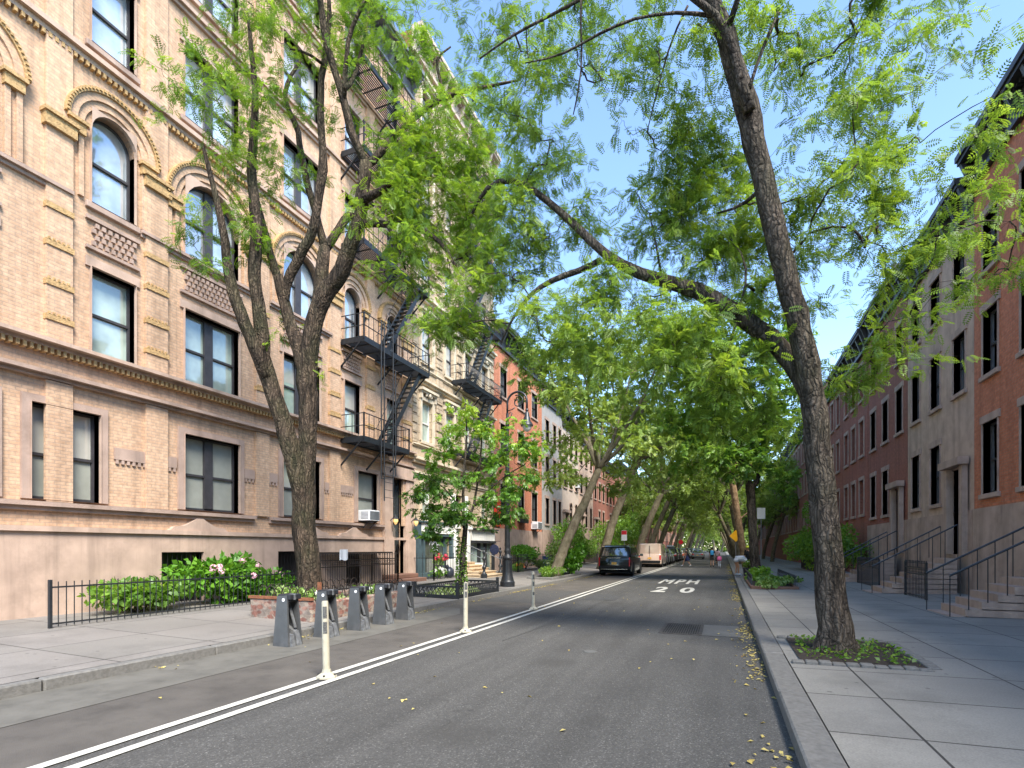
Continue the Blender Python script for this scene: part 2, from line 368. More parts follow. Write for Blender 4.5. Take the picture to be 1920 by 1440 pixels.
MT['patch_mid'] = M('old_asphalt_patch', (.065, .062, .058), .85, .15, 4, bp=.4, bs=110)
MT['tar'] = M('tar', (.03, .03, .03), .55, .2, 10)
MT['ground'] = M('far_ground', (.10, .10, .09), .9)

def flat(name, x0, x1, y0, y1, z, mat, kind='structure', z1=None):
    mb = MB(); mb.add([(x0, y0, z), (x1, y0, z if z1 is None else z1), (x1, y1, z if z1 is None else z1), (x0, y1, z)], [(0, 1, 2, 3)])
    o = mb.build(name, mat); o['kind'] = kind; return o
flat('ground', -600, 600, -200, 900, -.06, MT['ground'])
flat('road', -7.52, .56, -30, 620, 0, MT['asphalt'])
KL, KR, FX = -7.5, .55, -13.5
# parking lane asphalt (browner), dock pad
flat('parking_lane', KL, -4.98, -30, 120, .004, MT['parking'])
mb = MB(); mb.add([(KL, -6, .009), (-6.33, -6, .009), (-6.33, 12.3, .009), (-6.9, 13.4, .009), (KL, 13.4, .009)], [(0, 1, 2, 3, 4)])
o = mb.build('concrete_pad', MT['concrete']); o['kind'] = 'structure'
for nm, x0, x1, zz in (('kerb_left', KL-.16, KL, .15), ('kerb_right', KR, KR+.28, .15)):
    mb = MB(); y = -20.
    while y < 420:
        L = random.uniform(1.7, 2.6) if y < 80 else 40
        j = random.uniform(-.006, .006)
        mb.box(x0 + (j if x0 > 0 else 0), x1 + (j if x1 < 0 else 0), y, y + L - .012, -.05, zz + random.uniform(-.006, .006), bev=.018); y += L
    o = mb.build(nm, MT['kerb'], smooth='auto'); o['kind'] = 'structure'
mb = MB(); mb.add([(KL-.16, -25, .148), (KL-.16, 420, .148), (-14.2, 420, .27), (-14.2, -25, .27)], [(0, 1, 2, 3)])
o = mb.build('sidewalk_left', MT['pave_left']); o['kind'] = 'structure'
mb = MB(); mb.add([(KR+.28, -25, .148), (8, -25, .25), (8, 420, .25), (KR+.28, 420, .148)], [(0, 1, 2, 3)])
o = mb.build('sidewalk_right', MT['pave_right']); o['kind'] = 'structure'
# double white line
mb = MB()
for x0, x1 in ((-4.98, -4.87), (-4.72, -4.61)):
    y = -6.
    while y < 62:
        mb.add([(x0 + random.uniform(-.004, .004), y, .012), (x1, y, .012), (x1, y+2, .012), (x0, y+2, .012)], [(0, 1, 2, 3)]); y += 2
o = mb.build('lane_line', MT['paint']); o['kind'] = 'structure'

def textmesh(txt, size, ext=0, bold=0, shear=0, space=1.0):
    cu = bpy.data.curves.new('txt', 'FONT'); cu.body = txt; cu.size = size; cu.extrude = ext; cu.offset = bold
    cu.shear = shear; cu.space_character = space; cu.align_x = 'CENTER'; cu.resolution_u = 4
    ob = bpy.data.objects.new('txt', cu); link(ob); dg = bpy.context.evaluated_depsgraph_get(); dg.update()
    me = bpy.data.meshes.new_from_object(ob.evaluated_get(dg)); bpy.data.objects.remove(ob)
    return me
def textobj(name, txt, size, mat, xf, parent=None, **k):
    me = textmesh(txt, size, **k); me.transform(xf); me.materials.clear(); me.materials.append(mat)
    if parent:
        me.transform(Matrix.Translation(-ORG.get(parent.name, Vector((0, 0, 0)))))
    o = link(bpy.data.objects.new(name, me))
    if parent: o.parent = parent; ORG[o.name] = ORG.get(parent.name, Vector((0, 0, 0)))
    return o
def fit_text(name, txt, x0, x1, y0, y1, z, mat, **k):
    me = textmesh(txt, 1.0, **k); v = np.zeros(len(me.vertices)*3); me.vertices.foreach_get('co', v); v = v.reshape(-1, 3)
    a, b = v.min(0), v.max(0)
    v[:, 0] = x0 + (v[:, 0]-a[0])/(b[0]-a[0])*(x1-x0); v[:, 1] = y0 + (v[:, 1]-a[1])/(b[1]-a[1])*(y1-y0); v[:, 2] = z
    me.vertices.foreach_set('co', v.ravel()); me.materials.clear(); me.materials.append(mat)
    o = link(bpy.data.objects.new(name, me)); o['kind'] = 'structure'; return o
fit_text('road_lettering', 'MPH', -2.98, -1.16, 26.6, 30.3, .006, MT['paint'], bold=.035, space=1.25)
fit_text('road_lettering', '20', -2.68, -1.10, 21.3, 24.2, .006, MT['paint'], bold=.03, space=1.9)

# ------------------------------------------------------------------ building kit
class Fac:
    """facade frame: u along the street (world Y), z up, d outward"""
    def __init__(s, X0, side=1): s.X0, s.side = X0, side
    def p(s, u, z, d): return (s.X0 + s.side*d, u, z)
    def box(s, mb, u0, u1, z0, z1, d0, d1, mi=0, bev=0):
        mb.box(s.X0 + s.side*d0, s.X0 + s.side*d1, u0, u1, z0, z1, mi, bev)
    def wall(s, mb, u0, u1, z0, z1, ops, rev=.28, mi=0, d=0.):
        """front skin with rectangular / arched openings and their reveals"""
        us = sorted(set([u0, u1] + [o[0] for o in ops] + [o[1] for o in ops]))
        zs = sorted(set([z0, z1] + [o[2] for o in ops] + [o[3] for o in ops]))
        us = [u for u in us if u0 <= u <= u1]; zs = [z for z in zs if z0 <= z <= z1]
        for i in range(len(us)-1):
            for j in range(len(zs)-1):
                cu, cz = (us[i]+us[i+1])/2, (zs[j]+zs[j+1])/2
                if any(o[0] < cu < o[1] and o[2] < cz < o[3] for o in ops): continue
                mb.add([s.p(us[i], zs[j], d), s.p(us[i+1], zs[j], d), s.p(us[i+1], zs[j+1], d), s.p(us[i], zs[j+1], d)], [(0, 1, 2, 3)], mi)
        for o in ops:
            a, b, c, e = o[:4]; arch = len(o) > 4 and o[4]
            if not arch:
                ring = [(a, c), (b, c), (b, e), (a, e)]
            else:
                r = (b-a)/2; m = (a+b)/2; sp = e - r; K = 12
                arc = [(m + r*math.cos(math.pi*k/K), sp + r*math.sin(math.pi*k/K)) for k in range(K+1)]
                ring = [(a, c), (b, c)] + arc
                for k in range(K//2):
                    mb.add([s.p(*arc[k], d), s.p(*arc[k+1], d), s.p(b, e, d)], [(0, 1, 2)], mi)
                    q = K//2 + k
                    mb.add([s.p(*arc[q], d), s.p(*arc[q+1], d), s.p(a, e, d)], [(0, 1, 2)], mi)
            n = len(ring)
            for k in range(n):
                p, q = ring[k], ring[(k+1) % n]
                if p == q: continue
                mb.add([s.p(p[0], p[1], d), s.p(q[0], q[1], d), s.p(q[0], q[1], d-rev), s.p(p[0], p[1], d-rev)], [(0, 1, 2, 3)], mi)
    def body(s, mb, u0, u1, z1, depth=12, mi=0, roofmi=1, z0=0):
        X0, X1 = s.p(0, 0, 0)[0], s.p(0, 0, -depth)[0]
        mb.add([(X0, u0, z0), (X1, u0, z0), (X1, u0, z1), (X0, u0, z1)], [(0, 1, 2, 3)], mi)
        mb.add([(X0, u1, z0), (X1, u1, z0), (X1, u1, z1), (X0, u1, z1)], [(0, 1, 2, 3)], mi)
        mb.add([(X1, u0, z0), (X1, u1, z0), (X1, u1, z1), (X1, u0, z1)], [(0, 1, 2, 3)], mi)
        mb.add([(X0, u0, z1-.02), (X1, u0, z1-.02), (X1, u1, z1-.02), (X0, u1, z1-.02)], [(0, 1, 2, 3)], roofmi)
        # added dark upright sheet stops light leaking behind panes
        xm = s.p(0, 0, -.9)[0]
        mb.add([(xm, u0, z0), (xm, u1, z0), (xm, u1, z1), (xm, u0, z1)], [(0, 1, 2, 3)], roofmi)
    def archivolt(s, mb, um, sp, r0, r1, d0, d1, mi=0, K=18, a0=0, a1=180):
        prev = None
        for k in range(K+1):
            a = R(a0 + (a1-a0)*k/K); c_, s_ = math.cos(a), math.sin(a)
            ring = [s.p(um + r0*c_, sp + r0*s_, d0), s.p(um + r0*c_, sp + r0*s_, d1), s.p(um + r1*c_, sp + r1*s_, d1), s.p(um + r1*c_, sp + r1*s_, d0)]
            if prev: mb.add(prev + ring, [(0, 4, 5, 1), (1, 5, 6, 2), (2, 6, 7, 3)], mi)
            else: mb.add(ring, [(0, 1, 2, 3)], mi)
            prev = ring
        mb.add(prev, [(0, 1, 2, 3)], mi)

def window(F, root, a, b, z0, z1, arch=False, fm='frame_dark', gm='glass', rec=.17, sill=None, lintel=None, double=False, label=None, surround=None, cap=None):
    """one window: frame part > pane, sill, lintel sub-parts"""
    w = .06; mb = MB(); d0, d1 = -rec-.06, -rec
    r = (b-a)/2; m = (a+b)/2; top = z1 - (r if arch else 0)
    F.box(mb, a, a+w, z0, top, d0, d1); F.box(mb, b-w, b, z0, top, d0, d1)
    F.box(mb, a+w, b-w, z0, z0+w*1.3, d0, d1)
    if arch: F.archivolt(mb, m, top, r-w, r, d0, d1, K=14)
    else: F.box(mb, a+w, b-w, z1-w, z1, d0, d1)
    mid = z0 + (z1-z0)*.48
    if double:
        F.box(mb, m-.13, m+.13, z0+w*1.3, top + (r*.96 if arch else -w), d0, d1+.04)
    F.box(mb, a+w, b-w, mid-.03, mid+.03, d0+.01, d1+.02)
    fr = mb.build('window', MT[fm], root)
    if label: fr['label'] = label
    mb = MB(); dp = d0+.02
    if arch:
        K = 14; rr = r - w*.5
        mb.add([F.p(a+w*.5, z0+w, dp), F.p(b-w*.5, z0+w, dp)] + [F.p(m + rr*math.cos(math.pi*k/K), top + rr*math.sin(math.pi*k/K), dp) for k in range(K+1)], [tuple(range(K+3))])
    else:
        mb.add([F.p(a+w*.5, z0+w, dp), F.p(b-w*.5, z0+w, dp), F.p(b-w*.5, z1-w*.5, dp), F.p(a+w*.5, z1-w*.5, dp)], [(0, 1, 2, 3)])
    mb.build('pane', MT[gm], fr)
    if not arch and random.random() < .5:
        mb = MB(); hb = (z1-z0)*random.uniform(.2, .62)
        for q0, q1 in (((a+w, m-.13), (m+.13, b-w)) if double else ((a+w, b-w),)):
            if z1-w-hb < mid+.03: mb.add([F.p(q0, mid+.04, dp+.004), F.p(q1, mid+.04, dp+.004), F.p(q1, z1-w, dp+.004), F.p(q0, z1-w, dp+.004)], [(0, 1, 2, 3)])
            else: mb.add([F.p(q0, z1-w-hb, dp+.004), F.p(q1, z1-w-hb, dp+.004), F.p(q1, z1-w, dp+.004), F.p(q0, z1-w, dp+.004)], [(0, 1, 2, 3)])
        mb.build('blind', MT['glass_blind'], fr)
    if sill:
        mb = MB(); F.box(mb, a-.1, b+.1, z0-.14, z0-.002, -.12, .09, bev=.01); mb.build('sill', MT[sill], fr)
    if lintel:
        mb = MB(); F.box(mb, a-.1, b+.1, z1+.003, z1+.22, -.02, .05); mb.build('lintel', MT[lintel], fr)
    if surround:
        mb = MB(); q = .16
        F.box(mb, a-q, a-.003, z0, z1+q, .003, .07); F.box(mb, b+.003, b+q, z0, z1+q, .003, .07); F.box(mb, a-.003, b+.003, z1+.003, z1+q, .003, .07)
        mb.build('surround', MT[surround], fr)
    if cap:
        mb = MB(); F.box(mb, a-.28, b+.28, z1+.42, z1+.54, .002, .26); F.box(mb, a-.22, b+.22, z1+.34, z1+.42, .002, .18)
        for uu in (a-.2, b+.08): F.box(mb, uu, uu+.12, z1+.05, z1+.34, .002, .15)
        mb.build('hood', MT[cap], fr)
    return fr
def ledge(F, root, u0, u1, z0, z1, d, mat, name='ledge', steps=2, dent=0, dmat=None):
    mb = MB()
    for i in range(steps):
        za = z0 + (z1-z0)*i/steps; zb = z0 + (z1-z0)*(i+1)/steps
        F.box(mb, u0, u1, za, zb, -.01, d*(i+1)/steps)
    if dent:
        u = u0+.02
        while u < u1-.06:
            F.box(mb, u, u+.06, z0-dent, z0, .0, d*.55, 1 if dmat else 0); u += .12
    return mb.build(name, [MT[mat]] + ([MT[dmat]] if dmat else []), root)
def cornice(F, root, u0, u1, z0, z1, d, mat, brk=.9, name='cornice'):
    mb = MB(); h = z1-z0
    F.box(mb, u0, u1, z1-h*.16, z1, -.02, d); F.box(mb, u0, u1, z1-h*.26, z1-h*.16, -.02, d*.88)
    F.box(mb, u0, u1, z0+h*.12, z1-h*.26, -.02, .08); F.box(mb, u0, u1, z0, z0+h*.12, -.02, .16)
    n = max(2, int((u1-u0)/brk)); st = (u1-u0-.2)/n
    for i in range(n+1):
        uu = u0+.1+i*st
        mb.loft([[F.p(uu-.07, z0+h*.12, .08), F.p(uu+.07, z0+h*.12, .08), F.p(uu+.07, z0+h*.12, .14), F.p(uu-.07, z0+h*.12, .14)],
                 [F.p(uu-.07, z1-h*.26, .08), F.p(uu+.07, z1-h*.26, .08), F.p(uu+.07, z1-h*.26, d*.8), F.p(uu-.07, z1-h*.26, d*.8)]])
    for i in range(int((u1-u0)/.16)): F.box(mb, u0+.03+i*.16, u0+.11+i*.16, z1-h*.34, z1-h*.26, .0, d*.5)
    return mb.build(name, MT[mat], root)

# ------------------------------------------------------------------ building one: tan brick tenement
F = Fac(FX, 1)
b1 = thing('apartment_building', 'tan brick tenement with brownstone base and arched third floor windows, nearest on the left', 'building', (FX, 12.6, 0))
U0, U1, ZT = 3.8, 21.35, 23.2
DR = (19.6, 20.66)
def m_(a, b): return (25.3-b, 25.3-a)          # mirror about the centre pilaster u=12.65
A, B, Cc = (13.49, 15.25), (16.52, 17.52), (19.25, 20.15)
cols = [(A, True), (B, False), (Cc, False), (m_(*A), True), (m_(*B), False), (m_(*Cc), False)]
ops = []; wins = []
for (a, b), dbl in cols:
    g = (a, b) if dbl else ((17.32, 18.66) if (a, b) == B else None)
    if (a, b) == m_(*B): g = m_(17.32, 18.66)
    if (a, b) == m_(*Cc): g = (4.9, 6.0)
    if g: ops.append((g[0], g[1], 2.74, 4.78)); wins.append((g[0], g[1], 2.74, 4.78, False, dbl, 0))
    ops.append((a, b, 6.2, 8.15)); wins.append((a, b, 6.2, 8.15, False, dbl, 1))
    ops.append((a, b, 9.62, 11.8, True)); wins.append((a, b, 9.62, 11.8, True, dbl, 2))
    for k, zz in enumerate((13.3, 16.75, 20.15)):
        ops.append((a, b, zz, zz+2.0)); wins.append((a, b, zz, zz+2.0, False, dbl, 3+k))
ops.append((DR[0], DR[1], .58, 4.8)); ops.append((13.25, 14.5, .25, 1.6)); ops.append((16.6, 17.5, .25, 1.5)); ops.append((9.4, 10.6, .25, 1.6))
mb = MB()
F.wall(mb, U0, U1, 0, 2.15, ops, mi=2, d=.10); F.wall(mb, U0, U1, 2.15, ZT, ops, mi=0)
F.body(mb, U0, U1, ZT, mi=0)
for z in (2.15,): mb.add([F.p(U0, z, 0), F.p(U1, z, 0), F.p(U1, z, .10), F.p(U0, z, .10)], [(0, 1, 2, 3)], 2)
mb.build('wall', [MT['brick_tan'], MT['roof'], MT['brownstone_lt']], b1)
for i, (a, b, z0, z1, ar, dbl, lv) in enumerate(wins):
    gm = ['blind', 'glass_green', 'glass_sky', 'glass_sky', 'glass_sky', 'glass_sky'][lv]
    window(F, b1, a, b, z0, z1, arch=ar, gm=gm, double=dbl, sill=None if lv in (0, 1) else 'brownstone',
           lintel='brownstone_lt' if lv in (1, 3, 4, 5) else None, surround='brownstone' if lv == 0 else None)
# ledges
ledge(F, b1, U0, U1, 2.06, 2.17, .17, 'brownstone_lt', 'water_table', 1)
for a, b in ((3.9, 12.35), (12.95, 19.0)): ledge(F, b1, a, b, 2.5, 2.69, .17, 'brownstone', 'sill_course', 2)
ledge(F, b1, U0, U1, 5.32, 5.47, .24, 'brownstone', 'lower_cornice')
ledge(F, b1, U0, U1, 5.98, 6.14, .32, 'brownstone_lt', 'main_cornice', 2, dent=.12, dmat='terracotta')
for a, b in ((4.0, 7.4), (8.9, 12.35), (12.95, 15.8)): ledge(F, b1, a, b, 9.44, 9.6, .14, 'brownstone', 'ledge')
ledge(F, b1, U0, U1, 12.75, 12.98, .2, 'brownstone_lt', 'string_course', 2, dent=.1, dmat='terracotta')
for z in (16.1, 19.55): ledge(F, b1, U0, U1, z, z+.2, .17, 'brownstone_lt', 'string_course', 2)
cornice(F, b1, U0, U1, 22.5, 23.5, .75, 'cornice_grey')
# pilasters with terracotta bands
for uc, wd in ((12.65, .5), (18.15, .5), (16.0, .56), (20.85, .7), (7.15, .5), (9.3, .56), (4.3, .6)):
    mb = MB()
    for z0, z1 in ((2.7, 5.3), (6.15, 12.74), (12.99, 22.5)):
        if wd == .5 and uc > 17 and z0 < 5: continue
        F.box(mb, uc-wd/2, uc+wd/2, z0, z1, -.01, .09, 0)
    for z in (6.6, 7.35, 8.2, 9.0):
        F.box(mb, uc-wd/2-.015, uc+wd/2+.015, z, z+.12, 0, .12, 1)
    for k in range(int(wd/.09)):
        for z in (6.72, 7.47, 8.32): F.box(mb, uc-wd/2+.02+k*.09, uc-wd/2+.06+k*.09, z, z+.05, .09, .13, 1)
    if wd != .5 or uc < 14:
        F.box(mb, uc-wd/2-.05, uc+wd/2+.05, 10.75, 11.0, 0, .17, 1); F.box(mb, uc-wd/2-.08, uc+wd/2+.08, 11.0, 11.08, 0, .22, 1)
    mb.build('pilaster', [MT['brick_tan'], MT['terracotta']], b1)
# archivolts, capitals and carved lattice panels
for (a, b), dbl in cols:
    m = (a+b)/2; r = (b-a)/2; sp = 11.8-r
    mb = MB()
    F.archivolt(mb, m, sp, r+.0, r+.14, -.01, .03, 1); F.archivolt(mb, m, sp, r+.14, r+.30, -.01, .07, 1)
    F.archivolt(mb, m, sp, r+.30, r+.46, -.01, .12, 1)
    F.archivolt(mb, m, sp, r+.46, r+.56, -.01, .17, 0)
    K = int(3.1416*(r+.52)/.09)
    for k in range(K):
        an = math.pi*(k+.5)/K; uu, zz = m+(r+.52)*math.cos(an), sp+(r+.52)*math.sin(an)
        F.box(mb, uu-.025, uu+.025, zz-.025, zz+.025, .16, .20, 0)
    for sgn in (-1, 1):
        uu = m+sgn*(r+.30)
        F.box(mb, uu-.17, uu+.17, sp-.30, sp-.02, 0, .13, 0); F.box(mb, uu-.21, uu+.21, sp-.08, sp-.005, 0, .18, 0)
        F.box(mb, uu-.15, uu-.05, 9.65, sp-.3, 0, .07, 1); F.box(mb, uu+.05, uu+.15, 9.65, sp-.3, 0, .07, 1)
    mb.build('arch_moulding', [MT['terracotta'], MT['brick_tan']], b1)
    mb = MB(); w2 = (b-a)
    F.box(mb, a-.1, b+.1, 9.22, 9.3, 0, .08, 0); F.box(mb, a-.1, b+.1, 8.55, 8.62, 0, .08, 0)
    nn = int(w2/.14)
    for j in range(4):
        for k in range(nn):
            uu = a+.03+k*.14+(.07 if j % 2 else 0); F.box(mb, uu, uu+.075, 8.66+j*.14, 8.76+j*.14, 0, .07, 0)
    mb.build('lattice_panel', MT['brownstone'], b1)
# ground floor dentil bands and brownstone aprons between windows
for a, b in ((15.5, 17.1), (12.92, 13.28), (12.0, 12.38), (8.3, 9.85)):
    mb = MB(); F.box(mb, a, b, 3.82, 4.1, 0, .05)
    k = a+.03
    while k < b-.05: F.box(mb, k, k+.06, 3.72, 3.821, 0, .045); k += .13
    mb.build('band', MT['brownstone'], b1)
for a in (16.2, 13.9, 9.6):
    mb = MB()       # scrolled hoods just above the base
    pr = [(0, 0), (.12, .10), (.4, .13), (.62, .24), (.78, .34), (.96, .34), (1.12, .24), (1.34, .13), (1.62, .10), (1.74, 0)]
    for (x, h), (x2, h2) in zip(pr[:-1], pr[1:]):
        q = [F.p(a+x, 2.171, .0), F.p(a+x2, 2.171, .0), F.p(a+x2, 2.172+h2, 0), F.p(a+x, 2.172+h, 0)]
        q2 = [F.p(a+x, 2.171, .13), F.p(a+x2, 2.171, .13), F.p(a+x2, 2.172+h2, .13), F.p(a+x, 2.172+h, .13)]
        mb.loft([q, q2])
    mb.build('carved_hood', MT['brownstone_lt'], b1)
# portal and entrance
mb = MB()
F.box(mb, 19.02, DR[0]-.002, .3, 4.9, .0, .16); F.box(mb, DR[1]+.002, 21.3, .3, 4.9, .0, .16)
F.box(mb, 19.02, 21.3, 4.82, 5.30, .0, .19); F.box(mb, 18.98, 21.33, 4.78, 4.9, .19, .24)
F.box(mb, 18.96, DR[0]-.004, .28, 2.1, .16, .24); F.box(mb, DR[1]+.004, 21.32, .28, 2.1, .16, .24)
F.box(mb, 18.98, DR[0]-.004, 2.1, 2.2, .16, .21); F.box(mb, DR[1]+.004, 21.31, 2.1, 2.2, .16, .21)
mb.build('portal', MT['brownstone_lt'], b1)
mb = MB(); F.box(mb, DR[0]+.01, DR[1]-.01, .58, 2.95, -.26, -.22)
for k in (0, 1): F.box(mb, DR[0]+.12+k*.46, DR[0]+.46+k*.46, .8, 1.5, -.22, -.20)
F.box(mb, DR[0]+.01, DR[1]-.01, 2.95, 3.05, -.27, -.14); F.box(mb, DR[0]+.01, DR[0]+.07, 3.05, 4.78, -.26, -.2); F.box(mb, DR[1]-.07, DR[1]-.01, 3.05, 4.78, -.26, -.2)
dr = mb.build('door', MT['black_door'], b1)
mb = MB(); F.box(mb, DR[0]+.12, DR[1]-.12, 1.6, 2.75, -.218, -.214); F.box(mb, DR[0]+.07, DR[1]-.07, 3.06, 4.76, -.25, -.24); mb.build('pane', MT['glass'], dr)
mb = MB(); mb.tube([F.p(DR[0]+.14, 1.45, -.16), F.p(DR[0]+.14, 1.75, -.16)], .02, 6); mb.build('handle', MT['amber'], dr)
for a, b, z in ((13.25, 14.5, 1.6), (16.6, 17.5, 1.5), (9.4, 10.6, 1.6)):
    mb = MB(); F.box(mb, a+.01, b-.01, .25, z-.01, -.25, -.18)
    for k in range(int((b-a)/.13)): mb.tube([F.p(a+.08+k*.13, .26, .02), F.p(a+.08+k*.13, z-.02, .02)], .011, 5)
    mb.build('basement_door', MT['black_door'], b1)
# black grille skirt and a brown hedge of shutters in the areaway
mb = MB(); F.box(mb, 15.0, 18.5, 1.5, 1.56, .12, .9); mb.build('area_canopy', MT['iron_brown'], b1)

# stoop slabs of building one
st = thing('stoop', 'two brown stone entrance steps below the black double height door', 'steps', (-12.9, 19.9, .2))
mb = MB(); F.box(mb, 18.75, 20.95, .18, .40, .26, 1.05, bev=.02); F.box(mb, 18.9, 20.85, .401, .58, .0, .68, bev=.02); mb.build('step', MT['brown_dark'], st, 'auto')

# ------------------------------------------------------------------ fire escapes
def fire_escape(nm, label, F, us, ue, levels, dd, hang, curved=False, first=None, rl=.95):
    t = thing(nm, label, 'fire escape', F.p((us+ue)/2, levels[0], 0))
    for i, z in enumerate(levels):
        a, b = (first if (i == 0 and first) else (us, ue))
        mb = MB()
        F.box(mb, a, b, z-.11, z+.10, dd-.035, dd, 0); F.box(mb, a, b, z-.05, z+.02, .03, .06)
        for uu in (a, b-.03): F.box(mb, uu, uu+.04, z-.11, z+.10, .06, dd-.036)
        uh0, uh1 = (a+.9, a+1.55)
        d = .12
        while d < dd-.06:
            F.box(mb, a+.03, b-.03, z-.016, z+.006, d, d+.046); d += .078
        for uu in np.arange(a+.5, b-.2, .8): F.box(mb, uu, uu+.04, z-.05, z-.0125, .06, dd-.03)
        mb.build('platform', MT['fe_iron'], t)
        mb = MB()
        for uu in (a+.02, b-.05) + (((a+b)/2,) if b-a > 3 else ()):
            mb.bar(F.p(uu, z-.06, dd-.15), F.p(uu, z-.95, .02), .05, .05)
        mb.build('bracket', MT['fe_iron'], t)
        mb = MB()
        for zz in (z+rl, z+rl*.52):
            mb.tube([F.p(a, zz, .02), F.p(a, zz, dd), F.p(b, zz, dd), F.p(b, zz, .02)], .019, 6)
        def post(u, d, w=.013):
            if curved:
                pts = [F.p(u, z, d*1.0)] + [F.p(u, z+rl*q, d*(1.0+.24*math.sin(math.pi*q**.8))) for q in (.15, .3, .45, .6, .8)] + [F.p(u, z+rl, d)]
                mb.tube(pts, w, 5)
            else: mb.tube([F.p(u, z, d), F.p(u, z+rl, d)], w, 5)
        n = int((b-a)/(.16 if curved else .29))
        for k in range(n+1): post(a+(b-a)*k/n, dd-.012)
        for uu in (a+.01, b-.01):
            for k in range(1, 4): post(uu, dd*k/4)
        for uu in (a, b): F.box(mb, uu-.025, uu+.025, z, z+rl+.03, dd-.04, dd+.01)
        mb.build('railing', MT['fe_iron'], t)
    for i in range(len(levels)-1):
        z0, z1 = levels[i], levels[i+1]
        ua, ub = hang
        mb = MB()
        for d in (dd-.62, dd-.14):
            mb.bar(F.p(ua, z0, d), F.p(ub, z1, d), .03, .19)
            mb.tube([F.p(ua, z0+.75, d), F.p(ub-.1, z1+.75, d)], .012, 6)
            for q in (0.02, .35, .7): mb.tube([F.p(ua+(ub-ua)*q, z0+(z1-z0)*q, d), F.p(ua+(ub-ua)*q, z0+(z1-z0)*q+.76, d)], .011, 5)
        n = 14
        for k in range(1, n):
            q = k/n; F.box(mb, ua+(ub-ua)*q-.1, ua+(ub-ua)*q+.1, z0+(z1-z0)*q-.01, z0+(z1-z0)*q+.01, dd-.62, dd-.14)
        mb.build('stair', MT['fe_iron'], t)
    return t
fe1 = fire_escape('fire_escape', 'black iron fire escape with drop ladder on the tan brick building', F, 16.35, 21.05,
                  (5.78, 9.5, 13.12, 16.6, 19.95), 1.12, (17.95, 20.55), first=(16.35, 19.4))
mb = MB()
for uu, z0, z1 in ((17.35, 4.4, 10.55), (17.55, 3.55, 10.5), (18.15, 3.75, 10.5), (18.32, 4.6, 8.9)):
    mb.tube([F.p(uu, z0, 1.16), F.p(uu, z1, 1.16)], .025, 6)
for z in np.arange(3.7, 5.8, .3): mb.tube([F.p(17.55, z, 1.16), F.p(18.15, z, 1.16)], .011, 5)
mb.tube([F.p(17.35, 4.4, 1.16), F.p(18.32, 4.6, 1.16)], .015, 5)
mb.build('ladder', MT['fe_iron'], fe1)
# window guard on second floor ledge
# ------------------------------------------------------------------ building two: pale tan stone front
b2 = thing('apartment_building', 'pale tan stone apartment house with teal shopfront and white pillars, second from the left', 'building', (FX, 26, 0))
V0, V1, ZB = 21.36, 30.8, 25.9
wc = [(22.2, 23.22), (24.55, 25.5), (26.75, 27.7), (28.95, 29.9)]
lv = [(3.05, 4.85), (6.88, 8.84), (10.74, 12.66), (14.6, 16.5), (18.4, 20.2), (22.1, 23.8)]
ops = []
for li, (z0, z1) in enumerate(lv):
    for wi, (a, b) in enumerate(wc):
        if li == 0 and wi in (1, 2): continue
        ops.append((a, b, z0, z1, li == 3))
ops += [(25.35, 26.55, .95, 4.6), (21.75, 24.95, .3, 2.42), (27.35, 30.5, .3, 2.0)]
mb = MB(); F.wall(mb, V0, V1, 0, ZB, ops, rev=.3); F.body(mb, V0, V1, ZB, mi=2)
mb.build('wall', [MT['stone_tan'], MT['roof'], MT['brick_rose']], b2)
for o in ops[:-3]:
    window(F, b2, o[0], o[1], o[2], o[3], arch=o[4], fm='frame_white' if o[2] < 9 else 'frame_dark', gm='glass_green' if o[2] < 9 else 'glass_sky',
           surround=None if o[4] else 'limestone', sill='limestone', cap='limestone' if (not o[4] and o[2] > 4) else None)
for z0, z1, d in ((5.15, 5.35, .12), (5.75, 6.0, .3), (6.55, 6.66, .12), (9.6, 9.8, .28), (10.3, 10.4, .1), (13.6, 13.85, .3), (17.5, 17.7, .25), (21.3, 21.5, .25)):
    ledge(F, b2, V0+.01, V1-.01, z0, z1, d, 'limestone', 'string_course')
for li, (z0, z1) in enumerate(lv):
    if not 1 <= li <= 2: continue
    for (a, b) in wc:
        mb = MB(); m = (a+b)/2
        for k in range(9):
            an = k/8*math.pi; mb.ico(F.p(m+.24*math.cos(an), z1+.24+.16*math.sin(an), .12), .07, 1)
        mb.ico(F.p(m, z1+.28, .16), .13, 1, sc=(.8, .8, 1.2))
        mb.build('carved_shell', MT['limestone'], b2, True)
for a, b in ((21.4, 21.75), (23.6, 24.2), (25.85, 26.4), (28.1, 28.6), (30.3, 30.76)):   # rusticated piers
    mb = MB(); F.box(mb, a+.02, b-.02, 6.7, 21.2, 0, .02); z = 6.7
    while z < 21:
        F.box(mb, a, b, z, z+.34, 0, .07, bev=.02); z += .46
    mb.build('rusticated_pier', MT['stone_tan'], b2, 'auto')
cornice(F, b2, V0, V1, 24.9, 26.1, .55, 'cream')
